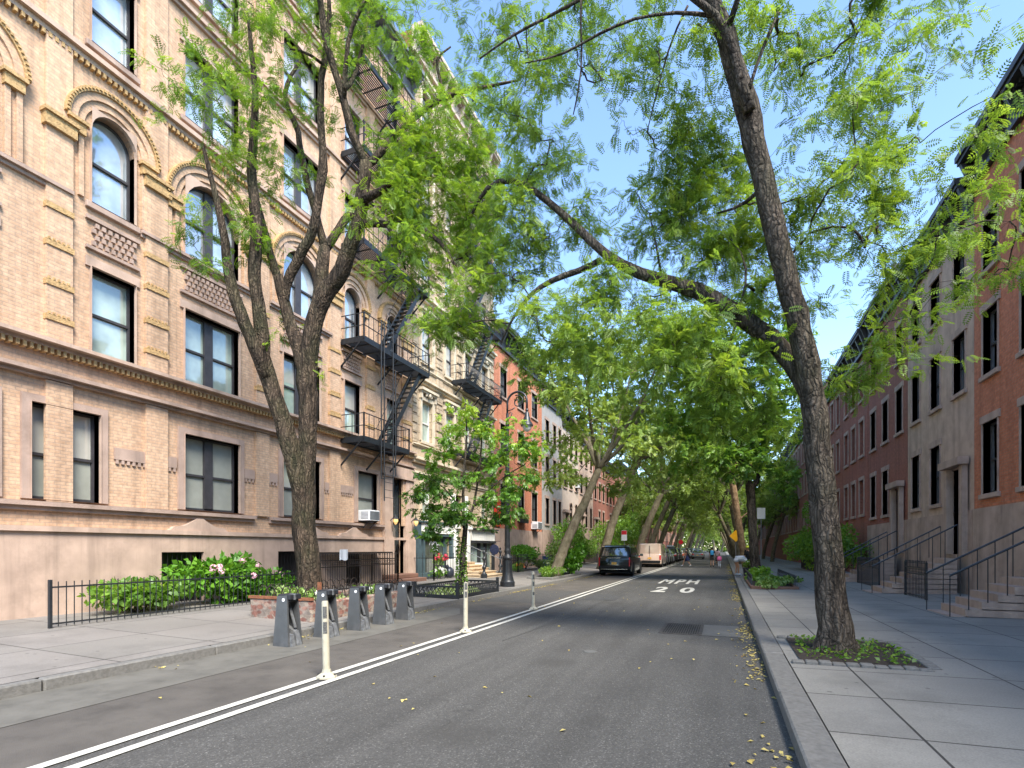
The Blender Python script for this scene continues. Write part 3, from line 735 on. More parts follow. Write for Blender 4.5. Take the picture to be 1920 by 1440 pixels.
# shopfronts
mb = MB()
F.box(mb, 21.42, 21.75, .3, 2.95, 0, .28); F.box(mb, 24.95, 25.15, .3, 2.42, 0, .2)
F.box(mb, 21.75, 24.95, 2.3, 2.42, 0, .22); F.box(mb, 21.42, 25.15, 2.92, 3.0, 0, .36); F.box(mb, 21.75, 24.95, .28, .5, -.1, .16)
F.box(mb, 22.25, 22.37, .5, 2.3, -.05, .12); F.box(mb, 24.4, 24.5, .5, 2.3, -.05, .12)
sf = mb.build('shopfront', MT['teal'], b2); sf['label'] = 'dark teal painted shopfront'
mb = MB(); F.box(mb, 21.75, 24.95, .5, 2.3, -.10, -.07); mb.build('pane', MT['glass_shop'], sf)
mb = MB(); F.box(mb, 21.80, 25.12, 2.43, 2.9, .02, .26); mb.build('signboard', MT['white_paint'], b2)
XS = lambda u, z, d, s=1: Matrix(((0, 0, 1, FX+d), (s, 0, 0, u), (0, 1, 0, z), (0, 0, 0, 1)))
textobj('lettering', 'march', .42, MT['white'], XS(23.55, 1.86, -.055), sf, ext=.004, bold=.008, shear=.15)
textobj('lettering', 'hen', .40, MT['white'], XS(23.6, 1.58, -.055), sf, ext=.004, bold=.008, shear=.15)
mb = MB(); F.box(mb, 27.2, 30.7, 2.0, 2.12, 0, .25); F.box(mb, 27.2, 27.35, .3, 2.0, 0, .15); F.box(mb, 28.6, 28.72, .3, 2.0, -.1, .1); F.box(mb, 29.5, 29.6, .3, 2.0, -.1, .1); F.box(mb, 30.5, 30.7, .3, 2.0, 0, .15); F.box(mb, 27.2, 30.75, 2.78, 2.86, 0, .4)
sf2 = mb.build('shopfront', MT['cornice_dark'], b2); sf2['label'] = 'black shopfront under a white board'
mb = MB(); F.box(mb, 27.35, 30.5, .3, 2.0, -.12, -.09); mb.build('pane', MT['glass_green'], sf2)
mb = MB(); F.box(mb, 27.3, 30.6, 2.15, 2.75, .01, .2); mb.build('signboard', MT['white_paint'], b2)
# white pillars round the entrance, door
for uu in (25.12, 26.62):
    mb = MB(); F.box(mb, uu, uu+.26, .9, 2.75, 0, .34, bev=.02); F.box(mb, uu-.05, uu+.31, .7, .9, 0, .42); F.box(mb, uu-.05, uu+.31, 2.75, 2.95, 0, .46); F.box(mb, uu+.02, uu+.24, 2.96, 4.6, 0, .2)
    mb.build('pillar', MT['white_paint'], b2)
mb = MB(); F.box(mb, 25.38, 26.52, .95, 3.3, -.28, -.22); F.box(mb, 25.38, 26.52, 3.3, 3.4, -.28, -.15); F.box(mb, 25.5, 26.4, 1.2, 1.9, -.22, -.2)
mb.build('door', MT['black_door'], b2)
fe2 = fire_escape('fire_escape', 'black fire escape with bellied railings on the pale stone house', F, 25.2, 29.9,
                  (6.75, 10.55, 14.4, 18.2, 22.0), .95, (26.3, 28.9), curved=True, rl=.9)
mb = MB()
for uu in (28.6, 29.15): mb.tube([F.p(uu-.0, 2.95, 1.1), F.p(uu-.5, 7.0, .9)], .02, 6)
for k in range(12): mb.tube([F.p(28.6-.5*k/12, 3.1+k*.33, 1.08-.015*k), F.p(29.15-.5*k/12, 3.1+k*.33, 1.08-.015*k)], .014, 5)
mb.build('ladder', MT['fe_iron'], fe2)
# sandstone stoop
st = thing('stoop', 'pale sandstone stoop climbing to the door between white pillars', 'steps', (-11.8, 25.4, .2))
mb = MB()
for k in range(5):
    z = .22+.15*k; x = 2.45-.42*k
    F.box(mb, 24.35+.0*k, 26.5, z-.1 if k else .15, z+.10, .3, x, 0); F.box(mb, 24.33, 26.52, z+.10, z+.145, .3, x+.04, 0)
mb.build('step', MT['step_tan'], st)
mb = MB(); F.box(mb, 24.1, 24.34, .2, 1.15, .3, 1.3); F.box(mb, 26.51, 26.75, .2, .9, .3, 1.3); mb.build('cheek_wall', MT['white_paint'], st)
for uu in (24.4, 26.45):
    mb = MB(); mb.tube([F.p(uu, 1.85, .3), F.p(uu, 1.8, .6), F.p(uu, 1.1, 2.4)], .022, 6)
    for q in (.1, .5, .95): mb.tube([F.p(uu, .9-.6*q, .5+1.9*q), F.p(uu, 1.85-.75*q, .5+1.9*q)], .014, 5)
    mb.build('handrail', MT['dock_light'], st)
def newel(x, y, z, lab):
    t = thing('newel_post', lab, 'newel post', (x, y, z), 'cast iron newel posts at the stoop')
    mb = MB(); mb.lathe([(.15, 0), (.16, .03), (.16, .2), (.12, .23), (.07, .32), (.06, .42), (.1, .5), (.11, .56), (.07, .62), (.05, .7), (.05, .86), (.085, .92), (.1, 1.0), (.06, 1.06), (.045, 1.2), (.08, 1.26), (.085, 1.33), (.04, 1.4), (.055, 1.46), (.05, 1.52), (.0, 1.56)], (x, y, z), 14)
    mb.build('shaft', MT['iron'], t, 'auto')
newel(-11.15, 24.3, .2, 'black turned newel post at the near side of the sandstone stoop')
newel(-11.25, 26.62, .2, 'black turned newel post at the far side of the sandstone stoop')
# round blue hanging sign
t = thing('hanging_sign', 'round blue hanging sign over the black shopfront', 'sign', (-12.9, 29.6, 1.6))
mb = MB(); mb.lathe([(.0, -.02), (.30, -.02), (.315, 0), (.30, .02), (0, .02)], (0, 0, 0), 28)
mb.build('board', M('sign_blue', (.03, .035, .07), .5, .5, 14), t, xf=Matrix.Translation((-12.9, 29.6, 1.62)) @ Matrix.Rotation(R(90), 4, 'X'))
mb = MB(); mb.tube([(-13.4, 29.6, 2.12), (-12.5, 29.6, 2.12)], .014, 6); mb.tube([(-12.9, 29.6, 2.1), (-12.9, 29.6, 2.03)], .01, 6); mb.build('bracket', MT['iron'], t)

# ------------------------------------------------------------------ red brick house
def simple_house(nm, label, F, u0, u1, zt, cols, lvs, wallm, basem=None, base_z=0, cor='cornice_dark', ch=1.1, cd=.6, sill='brownstone', lintel='brownstone', gm='glass', fm='frame_dark', door=None, arch0=False, depth=11, org=None):
    t = thing(nm, label, 'building', F.p((u0+u1)/2, 0, 0))
    ops = [(a, b, z0, z1, (arch0 and i == 0)) for i, (z0, z1) in enumerate(lvs) for (a, b) in cols if not (door and i == 0 and a < door[0]+.3 < b + .5 and b > door[0] - .3)]
    dops = [(door[0], door[1], door[2], door[3])] if door else []
    mb = MB()
    if basem:
        F.wall(mb, u0, u1, 0, base_z, ops + dops, mi=2, d=.05); F.wall(mb, u0, u1, base_z, zt, ops + dops, mi=0)
        mb.add([F.p(u0, base_z, 0), F.p(u1, base_z, 0), F.p(u1, base_z, .05), F.p(u0, base_z, .05)], [(0, 1, 2, 3)], 2)
    else: F.wall(mb, u0, u1, 0, zt, ops + dops)
    F.body(mb, u0, u1, zt, depth=depth)
    mb.build('wall', [MT[wallm], MT['roof']] + ([MT[basem]] if basem else []), t)
    for o in ops: window(F, t, *o[:4], arch=o[4], gm=gm, fm=fm, sill=sill, lintel=None if o[4] else lintel)
    if cor: cornice(F, t, u0, u1, zt-ch*.75, zt+ch*.25, cd, cor)
    if door:
        mb = MB(); F.box(mb, door[0]+.01, door[1]-.01, door[2], door[3]-.5, -.27, -.2); F.box(mb, door[0]+.12, door[1]-.12, door[2]+.2, door[2]+.9, -.2, -.18)
        d = mb.build('door', MT['black_door'], t)
        mb = MB(); F.box(mb, door[0]+.01, door[1]-.01, door[3]-.48, door[3]-.02, -.26, -.23); mb.build('pane', MT['glass'], d)
        mb = MB(); F.box(mb, door[0]-.25, door[0]-.003, door[2], door[3]+.05, .051, .2); F.box(mb, door[1]+.003, door[1]+.25, door[2], door[3]+.05, .051, .2)
        F.box(mb, door[0]-.35, door[1]+.35, door[3]+.06, door[3]+.3, .051, .34); mb.build('door_surround', MT[sill or 'brownstone'], t)
    return t
red = simple_house('town_house', 'bright red brick house with dark bracketed cornice beside the pale stone building', F, 30.82, 40.45, 15.7,
    [(31.85, 33.0), (35.05, 36.35), (37.95, 39.3)], [(3.75, 5.9), (7.85, 9.85), (11.65, 13.5)], 'brick_red', 'brownstone', 3.0, ch=1.4, cd=.7, gm='glass')
mb = MB(); F.box(mb, 30.9, 31.75, 3.1, 4.7, .02, .12); o = mb.build('sign_panel', M('red_panel', (.55, .04, .02), .45, .1), None)
props(o, 'plain bright red panel fixed to the corner of the red brick house', 'sign')
grey = simple_house('town_house', 'grey stucco house with black bracketed cornice right of the red brick one', F, 40.47, 46.2, 14.6,
    [(41.3, 42.3), (43.4, 44.3), (45.0, 45.8)], [(3.7, 5.8), (7.2, 9.2), (10.4, 12.2)], 'grey_stucco', 'brownstone', 3.2, ch=1.5, cd=.8)
row = [('town_house', 'rose brownstone house with arched ground windows beyond the grey house', 46.22, 52.0, 13.6, 'cream', 'brownstone_lt', True),
       ('town_house', 'pale rose rendered house half hidden by the second leaning plane tree', 52.02, 58.4, 13.2, 'brownstone_lt', 'brownstone', False),
       ('town_house', 'red brown house with a columned doorway behind the parked van', 58.42, 65.0, 12.6, 'brick_rose', 'brownstone', False),
       ('town_house', 'dark rose brick house behind the third leaning plane tree', 65.02, 71.5, 12.0, 'brick_rose', 'brown_dark', False)]
for (nm, lab, a, b, zt, wm, bm, ar) in row:
    w3 = (b-a)/3
    simple_house(nm, lab, F, a, b, zt, [(a+w3*k+w3/2-.5, a+w3*k+w3/2+.5) for k in range(3)], [(3.9, 6.0), (7.3, 9.2), (10.2, 11.8)][:3 if zt > 12.4 else 2], wm, bm, 3.2, ch=1.2, cd=.55,
                 door=(a+w3/2-.55, a+w3/2+.55, 1.9, 4.9), arch0=ar)
# distant rows on both sides: one prototype copied
FD = Fac(0, 1)
proto = thing('row_house', 'x', 'building', (0, 0, 0), 'row houses far down the street')
def fill_house(t, wm):
    ops = [(a, a+1.0, z, z+1.9) for z in (3.6, 6.9, 10.0) for a in (.8, 2.8, 4.8)]
    mb = MB(); FD.wall(mb, 0, 6.6, 0, 13.2, ops); FD.body(mb, 0, 6.6, 13.2, depth=10); mb.build('wall', [MT[wm], MT['roof']], t)
    for o in ops: 
        mb = MB(); FD.box(mb, o[0], o[1], o[2], o[2]+.1, -.2, -.12); FD.box(mb, o[0], o[1], o[3]-.08, o[3], -.2, -.12); FD.box(mb, o[0], o[1], o[2]+.93, o[2]+1.0, -.19, -.13)
        f = mb.build('window', MT['frame_dark'], t)
        mb = MB(); mb.add([FD.p(o[0], o[2], -.17), FD.p(o[1], o[2], -.17), FD.p(o[1], o[3], -.17), FD.p(o[0], o[3], -.17)], [(0, 1, 2, 3)]); mb.build('pane', MT['glass'], f)
        mb = MB(); FD.box(mb, o[0]-.1, o[1]+.1, o[3]+.003, o[3]+.2, 0, .06); FD.box(mb, o[0]-.1, o[1]+.1, o[2]-.15, o[2]-.002, 0, .09); FD.box(mb, o[0]-.1, o[0]-.003, o[2]-.01, o[3]+.01, 0, .05); FD.box(mb, o[1]+.003, o[1]+.1, o[2]-.01, o[3]+.01, 0, .05); mb.build('trim', MT['brownstone'], f)
    cornice(FD, t, 0, 6.6, 12.4, 13.6, .5, 'cornice_dark')
fill_house(proto, 'brick_rose')
far_specs = []
yy = 71.6; i = 0
ordn = ['first', 'second', 'third', 'fourth', 'fifth', 'sixth', 'seventh', 'eighth', 'ninth', 'tenth', 'eleventh', 'twelfth', 'thirteenth', 'fourteenth', 'fifteenth']
while i < 15: far_specs.append((FX, yy, 0, '%s brick row house past the rose coloured ones, left side' % ordn[i])); yy += 6.65; i += 1
for k, (x, y, rz, lab) in enumerate(far_specs):
    if k == 0: proto.location = (x, y, 0); proto['label'] = lab
    else: retop(proto, (x, y, 0), rz, lab)
# right hand side of the street (beyond the photograph's right edge and behind the trees)
G = Fac(7.2, -1)
rights = [(14.0, 20.6, 13.6, 'brick_red', 'red brick house behind black areaway railings, nearest on the right'),
          (20.62, 27.0, 13.0, 'brownstone_lt', 'brownstone house second along the right side of the street'),
          (27.02, 33.6, 13.5, 'brick_rose', 'rose brick house third along the right side of the street')]
for a, b, zt, wm, lab in rights:
    w3 = (b-a)/3
    simple_house('town_house', lab, G, a, b, zt, [(a+w3*k+w3/2-.5, a+w3*k+w3/2+.5) for k in range(3)], [(3.3, 5.4), (6.8, 8.7), (9.9, 11.5)], wm, 'brownstone', 2.9, ch=1.1, cd=.5, door=(a+w3/2-.5, a+w3/2+.5, 1.5, 4.3))
    st = thing('stoop', 'stone stoop of the %s house on the right side' % {'brick_red': 'red brick', 'brownstone_lt': 'brown', 'brick_rose': 'rose brick'}[wm], 'steps', (5.6, a+1.1, 0))
    mb = MB()
    for k in range(8): G.box(mb, a+w3/2-.7, a+w3/2+.7, .15 if k == 0 else .2+.165*(k-1), .2+.165*k+.02, .3, 2.6-.28*k)
    mb.build('step', MT['brownstone'], st)
    for q in (-.72, .72):
        mb = MB(); mb.tube([(G.X0-2.6, a+w3/2+q, 1.1), (G.X0-.3, a+w3/2+q, 2.45)], .025, 6)
        for k in range(8): mb.tube([(G.X0-2.6+.33*k, a+w3/2+q, .2+.165*k), (G.X0-2.6+.33*k, a+w3/2+q, 1.1+.19*k)], .012, 5)
        mb.build('handrail', MT['iron'], st)
yy = 33.7; i = 0
while i < 15:
    retop(proto, (7.2, yy+6.6, 0), math.pi, '%s brick row house beyond the rose brick one on the right side' % ordn[i]); yy += 6.65; i += 1
# unseen block added beside and behind the camera, to shade the street from the right
H = Fac(7.2, -1)
ap = thing('added_shade_block', 'low unseen brick block added on the right, beside the camera, to shade the street', 'building', (7.2, -10, 0))
ops = [(u, u+1.2, z, z+1.7) for z in np.arange(2.2, 9, 3.1) for u in np.arange(-36, 12.5, 3.2)]
mb = MB(); H.wall(mb, -38, 13.98, 0, 10.6, ops, rev=.2); H.body(mb, -38, 13.98, 10.6, depth=14); mb.build('wall', [MT['brick_rose'], MT['roof']], ap)
mb = MB()
for o in ops: H.box(mb, o[0], o[1], o[2], o[3], -.16, -.13)
mb.build('glazing', MT['glass'], ap)

# ------------------------------------------------------------------ foliage kit
def fastmesh(name, verts, faces, mats, tint=None, smooth=False):
    me = bpy.data.meshes.new(name); nv, nf, k = len(verts), len(faces), faces.shape[1]
    me.vertices.add(nv); me.vertices.foreach_set('co', verts.astype(np.float32).ravel())
    me.loops.add(nf*k); me.loops.foreach_set('vertex_index', faces.astype(np.int32).ravel())
    me.polygons.add(nf); me.polygons.foreach_set('loop_start', np.arange(0, nf*k, k, dtype=np.int32))
    me.polygons.foreach_set('loop_total', np.full(nf, k, np.int32))
    me.update(calc_edges=True)
    for m in mats: me.materials.append(m)
    if tint is not None:
        a = me.attributes.new('tint', 'FLOAT', 'POINT'); a.data.foreach_set('value', tint.astype(np.float32))
    return me
def tmpl_leaf(w=.34, fold=.10, tip=-.12):
    return np.array([(0, 0, 0), (.42, -w, fold), (1, 0, tip), (.42, w, fold)]), np.array([(0, 1, 2, 3)])
def tmpl_frond(n=7, lw=.07, ll=.30):
    v, f = [], []
    for i in range(n):
        x = .12+.8*i/(n-1); dz = -.10*(i/(n-1))**2; L = ll*(1-.35*abs(i/(n-1)-.45)*1.6)
        for s in (-1, 1):
            b = len(v); v += [(x, 0, dz), (x+.10*L+.02-lw*.6, s*L*.5, dz+.03), (x+.28*L, s*L, dz-.03), (x+.10*L+.02+lw*.6, s*L*.5, dz+.03)]; f.append((b, b+1, b+2, b+3))
    b = len(v); v += [(.9, -.012, -.1), (1.08, -.05, -.12), (1.2, 0, -.14), (1.08, .05, -.12)]; f.append((b, b+1, b+2, b+3))
    return np.array(v), np.array(f)
def tmpl_spray(n=6, lw=.3, size=.5, seed=0, lobed=False):
    """a short shoot carrying several leaves"""
    r = np.random.default_rng(seed); v, f = [], []; tv, tf = tmpl_leaf(lw)
    for i in range(n):
        a = (i % 2*2-1)*r.uniform(.5, 1.1) if i < n-1 else 0; x = .1+.8*i/(n-1); s = size*r.uniform(.75, 1.15); t = r.uniform(-.5, .2)
        ca, sa, cb, sb = math.cos(a), math.sin(a), math.cos(t), math.sin(t)
        q = tv*s; q = np.stack([q[:, 0]*cb+q[:, 2]*sb, q[:, 1], -q[:, 0]*sb*-1+q[:, 2]*cb], 1)
        q = np.stack([q[:, 0]*ca-q[:, 1]*sa+x, q[:, 0]*sa+q[:, 1]*ca, q[:, 2]], 1)
        b = len(v)*1; f += [tuple(b+j for j in fc) for fc in tf]; v += [tuple(p) for p in q]
        if lobed:
            for s2 in (-1, 1):
                a2 = a+s2*.85; q2 = tv*s*.7; q2 = np.stack([q2[:, 0]*math.cos(a2)-q2[:, 1]*math.sin(a2)+x, q2[:, 0]*math.sin(a2)+q2[:, 1]*math.cos(a2), q2[:, 2]+.002], 1)
                b = len(v); f += [tuple(b+j for j in fc) for fc in tf]; v += [tuple(p) for p in q2]
    return np.array(v), np.array(f)
T_FROND = tmpl_frond(6, .105, .34)
T_LEAF, T_SPRAY, T_LOBED = tmpl_leaf(), tmpl_spray(7, .3, .45, 1), tmpl_spray(4, .3, .5, 2, True)
T_FROND4 = tmpl_frond(5, .09, .34)
def leaf_mesh(name, pos, axis, size, tmpl, mat, r, tintc=None, roll=.9):
    """place a leaf template at every point: x along axis, random roll"""
    tv, tf = tmpl; n = len(pos); k = len(tv)
    x = axis/np.linalg.norm(axis, axis=1, keepdims=True)
    up = np.zeros((n, 3)); up[:, 2] = 1; up += r.normal(0, roll, (n, 3))
    y = np.cross(up, x); y /= np.linalg.norm(y, axis=1, keepdims=True)+1e-9; z = np.cross(x, y)
    V = pos[:, None, :] + size[:, None, None]*(tv[None, :, 0:1]*x[:, None, :]+tv[None, :, 1:2]*y[:, None, :]+tv[None, :, 2:3]*z[:, None, :])
    Fc = tf[None]+(np.arange(n)*k)[:, None, None]
    tint = (np.clip(r.normal(.42, .2, n), 0, 1) if tintc is None else np.clip(tintc+r.normal(0, .13, n), 0, 1))
    return fastmesh(name, V.reshape(-1, 3), Fc.reshape(-1, tf.shape[1]), [mat], np.repeat(tint, k))
def resample(pts, rad, step):
    P, Q = [np.array(pts[0], float)], [rad[0]]
    for i in range(len(pts)-1):
        a, b = np.array(pts[i], float), np.array(pts[i+1], float); L = np.linalg.norm(b-a); n = max(1, int(L/step))
        for j in range(1, n+1): P.append(a+(b-a)*j/n); Q.append(rad[i]+(rad[i+1]-rad[i])*j/n)
    return P, Q
def smooth_line(P, it=2):
    P = [np.array(p, float) for p in P]
    for _ in range(it):
        P = [P[0]]+[(P[i-1]+2*P[i]+P[i+1])/4 for i in range(1, len(P)-1)]+[P[-1]]
    return P
def tree(name, label, cat, limbs, blobs, leafmat_, tmpl, lsize, barkm, seed=1, group=None, loc=None, twig_r=.0042, rough=.05, sides=10, leafspread=.32, wander=.25, minz=None, crown_name='crown', downy=.25, lowtint=0):
    """limbs: [(points, radii)] traced trunk and boughs; blobs: [(centre, radii, n_clusters, leaves_per_cluster, tint)]"""
    r = np.random.default_rng(seed)
    base = np.array(limbs[0][0][0]); loc = tuple(base) if loc is None else loc
    t = thing(name, label, cat, loc, group)
    mb = MB(); nodes = []; nrad = []
    for pts, rad in limbs:
        P, Q = resample(pts, rad, .22); P = smooth_line(P, 3)
        P = [p+r.normal(0, 1, 3)*min(.012, q*.1) for p, q in zip(P, Q)]
        n = sides if max(Q) > .05 else 6; ph = r.uniform(0, 6)
        v0 = len(mb.v); mb.tube(P, Q, n)
        if max(Q) > .08:      # furrowed, uneven girth
            for i in range(v0, len(mb.v)):
                p = np.array(mb.v[i]); j = min((i-v0)//n, len(P)-1); c = P[j]; k = (i-v0) % n
                s = 1+rough*math.sin(k*2.4+ph+j*.23)+rough*.8*math.sin(k*4.1+j*.61+ph)+r.normal(0, rough*.35)
                mb.v[i] = tuple(c+(p-c)*s)
        nodes += P; nrad += Q
    tr = mb.build('trunk', barkm, t, True)
    # clusters
    cl, cn, ct, cs = [], [], [], []
    for (c, rr, n, lp, tn) in blobs:
        c = np.array(c, float); rr = np.array(rr if hasattr(rr, '__len__') else (rr, rr, rr), float)
        d = r.normal(0, 1, (n, 3)); d /= np.linalg.norm(d, axis=1, keepdims=True)
        q = r.uniform(.12, 1, n)**.5
        cl += list(c+d*q[:, None]*rr); cn += [lp]*n; ct += list(np.clip(tn+r.normal(0, .12, n), .05, .95)); cs += [1]*n
    cl = np.array(cl); cn = np.array(cn); ct = np.array(ct)
    if minz is not None: cl[:, 2] = np.maximum(cl[:, 2], minz+r.uniform(0, .5, len(cl)))
    NP = [np.array(p) for p in nodes]; par = [-1]*len(NP); cnt = [0]*len(NP); isw = [False]*len(NP)
    A = np.array(NP); dist = np.min(np.linalg.norm(cl[:, None]-A[None], axis=2), axis=1); order = np.argsort(dist)
    cap = len(NP)+len(cl)*5; BUF = np.zeros((cap, 3)); BUF[:len(NP)] = A; PEN = np.zeros(cap); nn = len(NP)
    rad_arr = np.array(nrad); PEN[:nn] = np.where(rad_arr > .12, .9, 0)
    paths = []
    for ci in order:
        c = cl[ci]; dv = c-BUF[:nn]; d = np.linalg.norm(dv, axis=1)+PEN[:nn]+np.maximum(0, -dv[:, 2])*.3
        j = int(np.argmin(d)); a = BUF[j].copy(); L = np.linalg.norm(c-a)
        k = 4; path = [j]; off = r.normal(0, 1, 3)*wander*L; off[2] = abs(off[2])*.6
        for q in range(1, k+1):
            s = q/k; p = a+(c-a)*s+off*math.sin(math.pi*s)*.6+r.normal(0, .02, 3)*(q < k)
            BUF[nn] = p; par.append(j if q == 1 else nn-1); cnt.append(0); path.append(nn); PEN[nn] = .05; nn += 1
        paths.append(path)
        x = nn-1
        while x != -1: cnt[x] += 1; x = par[x]
    mb = MB()
    for path in paths:
        pts = [BUF[i] for i in path]; rd = [max(twig_r*.8, twig_r*1.0*math.sqrt(max(1, cnt[i]))) for i in path]; rd[0] = rd[1]; rd[-1] = twig_r*.6
        mb.tube(pts, rd, 4 if rd[0] < .03 else 6)
    # leaves
    P, AX, SZ, TN = [], [], [], []
    dirs = {p[-1]: BUF[p[-1]]-BUF[p[-2]] for p in paths}
    for path, ci in zip(paths, order):
        n = int(cn[ci]*r.uniform(.6, 1.4)); 
        if n <= 0: continue
        tdir = BUF[path[-1]]-BUF[path[-3]]; tdir /= np.linalg.norm(tdir)+1e-6
        # sub-shoots
        m = max(1, n//7); sub = BUF[path[-1]]+r.normal(0, 1, (m, 3))*leafspread*np.array([1, 1, .6])
        for q in sub: mb.tube([BUF[path[-1]], (BUF[path[-1]]+q)/2+r.normal(0, .015, 3), q], [twig_r*.7, twig_r*.55, twig_r*.35], 3, caps=False)
        w = r.integers(0, m, n); s = r.uniform(.25, 1, (n, 1)); st = np.where(r.uniform(size=(n, 1)) < .7, BUF[path[-1]], BUF[path[-2]])
        pos = st*(1-s)+sub[w]*s+r.normal(0, .05, (n, 3))
        ax = (sub[w]-BUF[path[-1]]); ax /= np.linalg.norm(ax, axis=1, keepdims=True)+1e-6
        ax = ax*.8+r.normal(0, .6, (n, 3)); ax[:, 2] -= downy
        P.append(pos); AX.append(ax); SZ.append(r.uniform(.7, 1.25, n)*lsize); TN.append(np.full(n, ct[ci]))
    mb.build('branches', barkm, t, True)
    P = np.concatenate(P)-np.array(loc); me = leaf_mesh('foliage', P, np.concatenate(AX), np.concatenate(SZ), tmpl, leafmat_, r, np.concatenate(TN), roll=.55)
    o = link(bpy.data.objects.new(crown_name, me)); o.parent = t
    return t, len(P)
def W(px, py, D):
    """a surveyed sight line of the reference, taken to its real distance D"""
    a = (px-960)/1000.; return (D*(a*CT-ST), D*(CT+a*ST), EYE-(py-1028)*D/1000.)
def trace(pts, D0, D1=None):
    """(px, py, width px) list -> 3-D points and radii, distance running D0..D1"""
    D1 = D0 if D1 is None else D1; n = len(pts); P, Q = [], []
    for i, (x, y, w_) in enumerate(pts):
        D = D0+(D1-D0)*i/max(1, n-1); P.append(W(x, y, D)); Q.append(w_*D/2000.)
    return P, Q
def ball(px, py, D, rpx, n, lp, tn=.5, dr=None):
    rr = rpx*D/1000.; return (W(px, py, D), (rr, rr if dr is None else dr, rr*.85), n, lp, tn)

# ---- near left locust
D = 12.3
limbs = [
 trace([(585, 1172, 78), (584, 1150, 56), (583, 1130, 47), (578, 1060, 43), (574, 1000, 41), (569, 950, 40), (566, 905, 42)], D),
 trace([(571, 985, 24), (569, 945, 33), (566, 912, 36), (558, 880, 36), (545, 840, 33), (530, 790, 31), (512, 740, 30), (497, 700, 31), (489, 665, 32)], D, 12.0),
 trace([(503, 715, 16), (495, 695, 22), (488, 675, 25), (478, 650, 24), (460, 610, 22), (440, 560, 20), (425, 500, 17), (420, 430, 14), (400, 350, 10), (380, 270, 6)], 12.0, 11.2),
 trace([(503, 715, 16), (495, 695, 22), (490, 675, 27), (494, 640, 26), (490, 600, 24), (478, 545, 22), (473, 500, 22), (484, 445, 20), (482, 410, 20), (474, 370, 18), (472, 300, 16), (476, 240, 14), (480, 190, 12), (474, 120, 9), (466, 40, 6)], 12.0, 11.5),
 trace([(573, 985, 24), (571, 945, 32), (570, 912, 34), (573, 880, 34), (578, 830, 32), (580, 770, 34), (579, 720, 35), (575, 690, 38), (574, 665, 36)], D),
 trace([(577, 735, 18), (575, 705, 26), (570, 678, 28), (556, 640, 26), (545, 610, 23), (536, 580, 21), (528, 548, 20), (522, 520, 18)], D, 12.4),
 trace([(533, 565, 9), (527, 540, 14), (521, 520, 15), (512, 495, 15), (502, 460, 13), (494, 425, 11), (486, 385, 8), (470, 330, 6)], 12.4, 12.9),
 trace([(538, 582, 10), (533, 560, 15), (530, 538, 18), (540, 512, 18), (553, 488, 18), (570, 470, 18), (584, 453, 17), (591, 425, 16), (594, 395, 15), (597, 365, 15), (602, 341, 17), (610, 315, 17), (607, 294, 14), (603, 258, 13), (601, 220, 13), (601, 180, 12), (604, 126, 11), (610, 90, 10), (619, 55, 9), (622, 30, 8), (616, -10, 7), (610, -90, 4)], 12.4, 11.6),
 trace([(578, 735, 22), (576, 705, 30), (577, 675, 32), (582, 625, 31), (594, 575, 31), (618, 540, 31), (640, 508, 29), (660, 462, 27), (674, 415, 25), (680, 370, 23), (683, 335, 22), (687, 305, 22)], D, 11.8),
 trace([(590, 610, 16), (595, 585, 24), (598, 562, 25), (602, 530, 24), (606, 490, 23), (609, 462, 20)], 12.2, 12.3),
 trace([(609, 470, 16), (603, 445, 14), (598, 420, 14), (590, 395, 13), (577, 348, 12), (570, 315, 12), (563, 288, 11), (563, 250, 10), (556, 225, 10), (540, 210, 9), (530, 180, 8), (532, 155, 8), (548, 137, 6), (566, 112, 5)], 12.3, 13.2),
 trace([(609, 470, 15), (625, 446, 15), (640, 430, 14), (642, 410, 14), (655, 399, 13), (675, 390, 13), (700, 380, 10)], 12.3, 13.0),
 trace([(685, 310, 16), (678, 292, 15), (667, 270, 15), (659, 246, 15), (652, 222, 14), (646, 195, 14), (643, 170, 13), (632, 144, 12), (619, 110, 13), (610, 80, 13), (604, 45, 12), (600, 0, 11), (596, -60, 8)], 11.8, 11.2),
 trace([(687, 310, 16), (698, 299, 14), (714, 288, 14), (728, 276, 13), (733, 262, 11)], 11.8, 11.9),
 trace([(733, 262, 10), (752, 244, 9), (774, 224, 9), (795, 206, 10), (815, 190, 10), (832, 178, 11), (851, 176, 8), (880, 170, 7), (915, 163, 6), (940, 155, 5), (975, 150, 3)], 11.9, 11.5),
 trace([(832, 178, 7), (830, 150, 6), (818, 125, 5), (805, 108, 5), (823, 103, 4), (845, 88, 3)], 11.7, 11.6),
 trace([(645, 185, 9), (646, 160, 9), (646, 141, 9), (649, 108, 8), (653, 75, 8), (657, 50, 8), (664, 36, 7), (676, 20, 7), (690, -10, 5)], 11.5, 11.0),
 trace([(646, 168, 9), (656, 158, 8), (666, 150, 7), (671, 117, 7), (679, 90, 6), (685, 68, 6), (690, 36, 6), (693, 0, 5), (700, -50, 4)], 11.4, 12.2),
 trace([(683, 372, 16), (700, 364, 14), (718, 358, 12), (734, 348, 10), (745, 330, 6)], 11.8, 11.2),
 trace([(676, 420, 15), (700, 416, 13), (725, 419, 12), (750, 423, 12), (772, 423, 11), (795, 428, 10), (812, 438, 8), (826, 452, 8), (838, 466, 7), (848, 486, 6), (857, 505, 5)], 11.9, 11.0),
 trace([(727, 424, 6), (737, 448, 6), (750, 463, 5), (757, 480, 4), (760, 505, 3)], 11.6, 11.2),
 trace([(605, 120, 6), (585, 95, 5), (560, 88, 4), (543, 92, 3)], 11.7, 11.4),
]
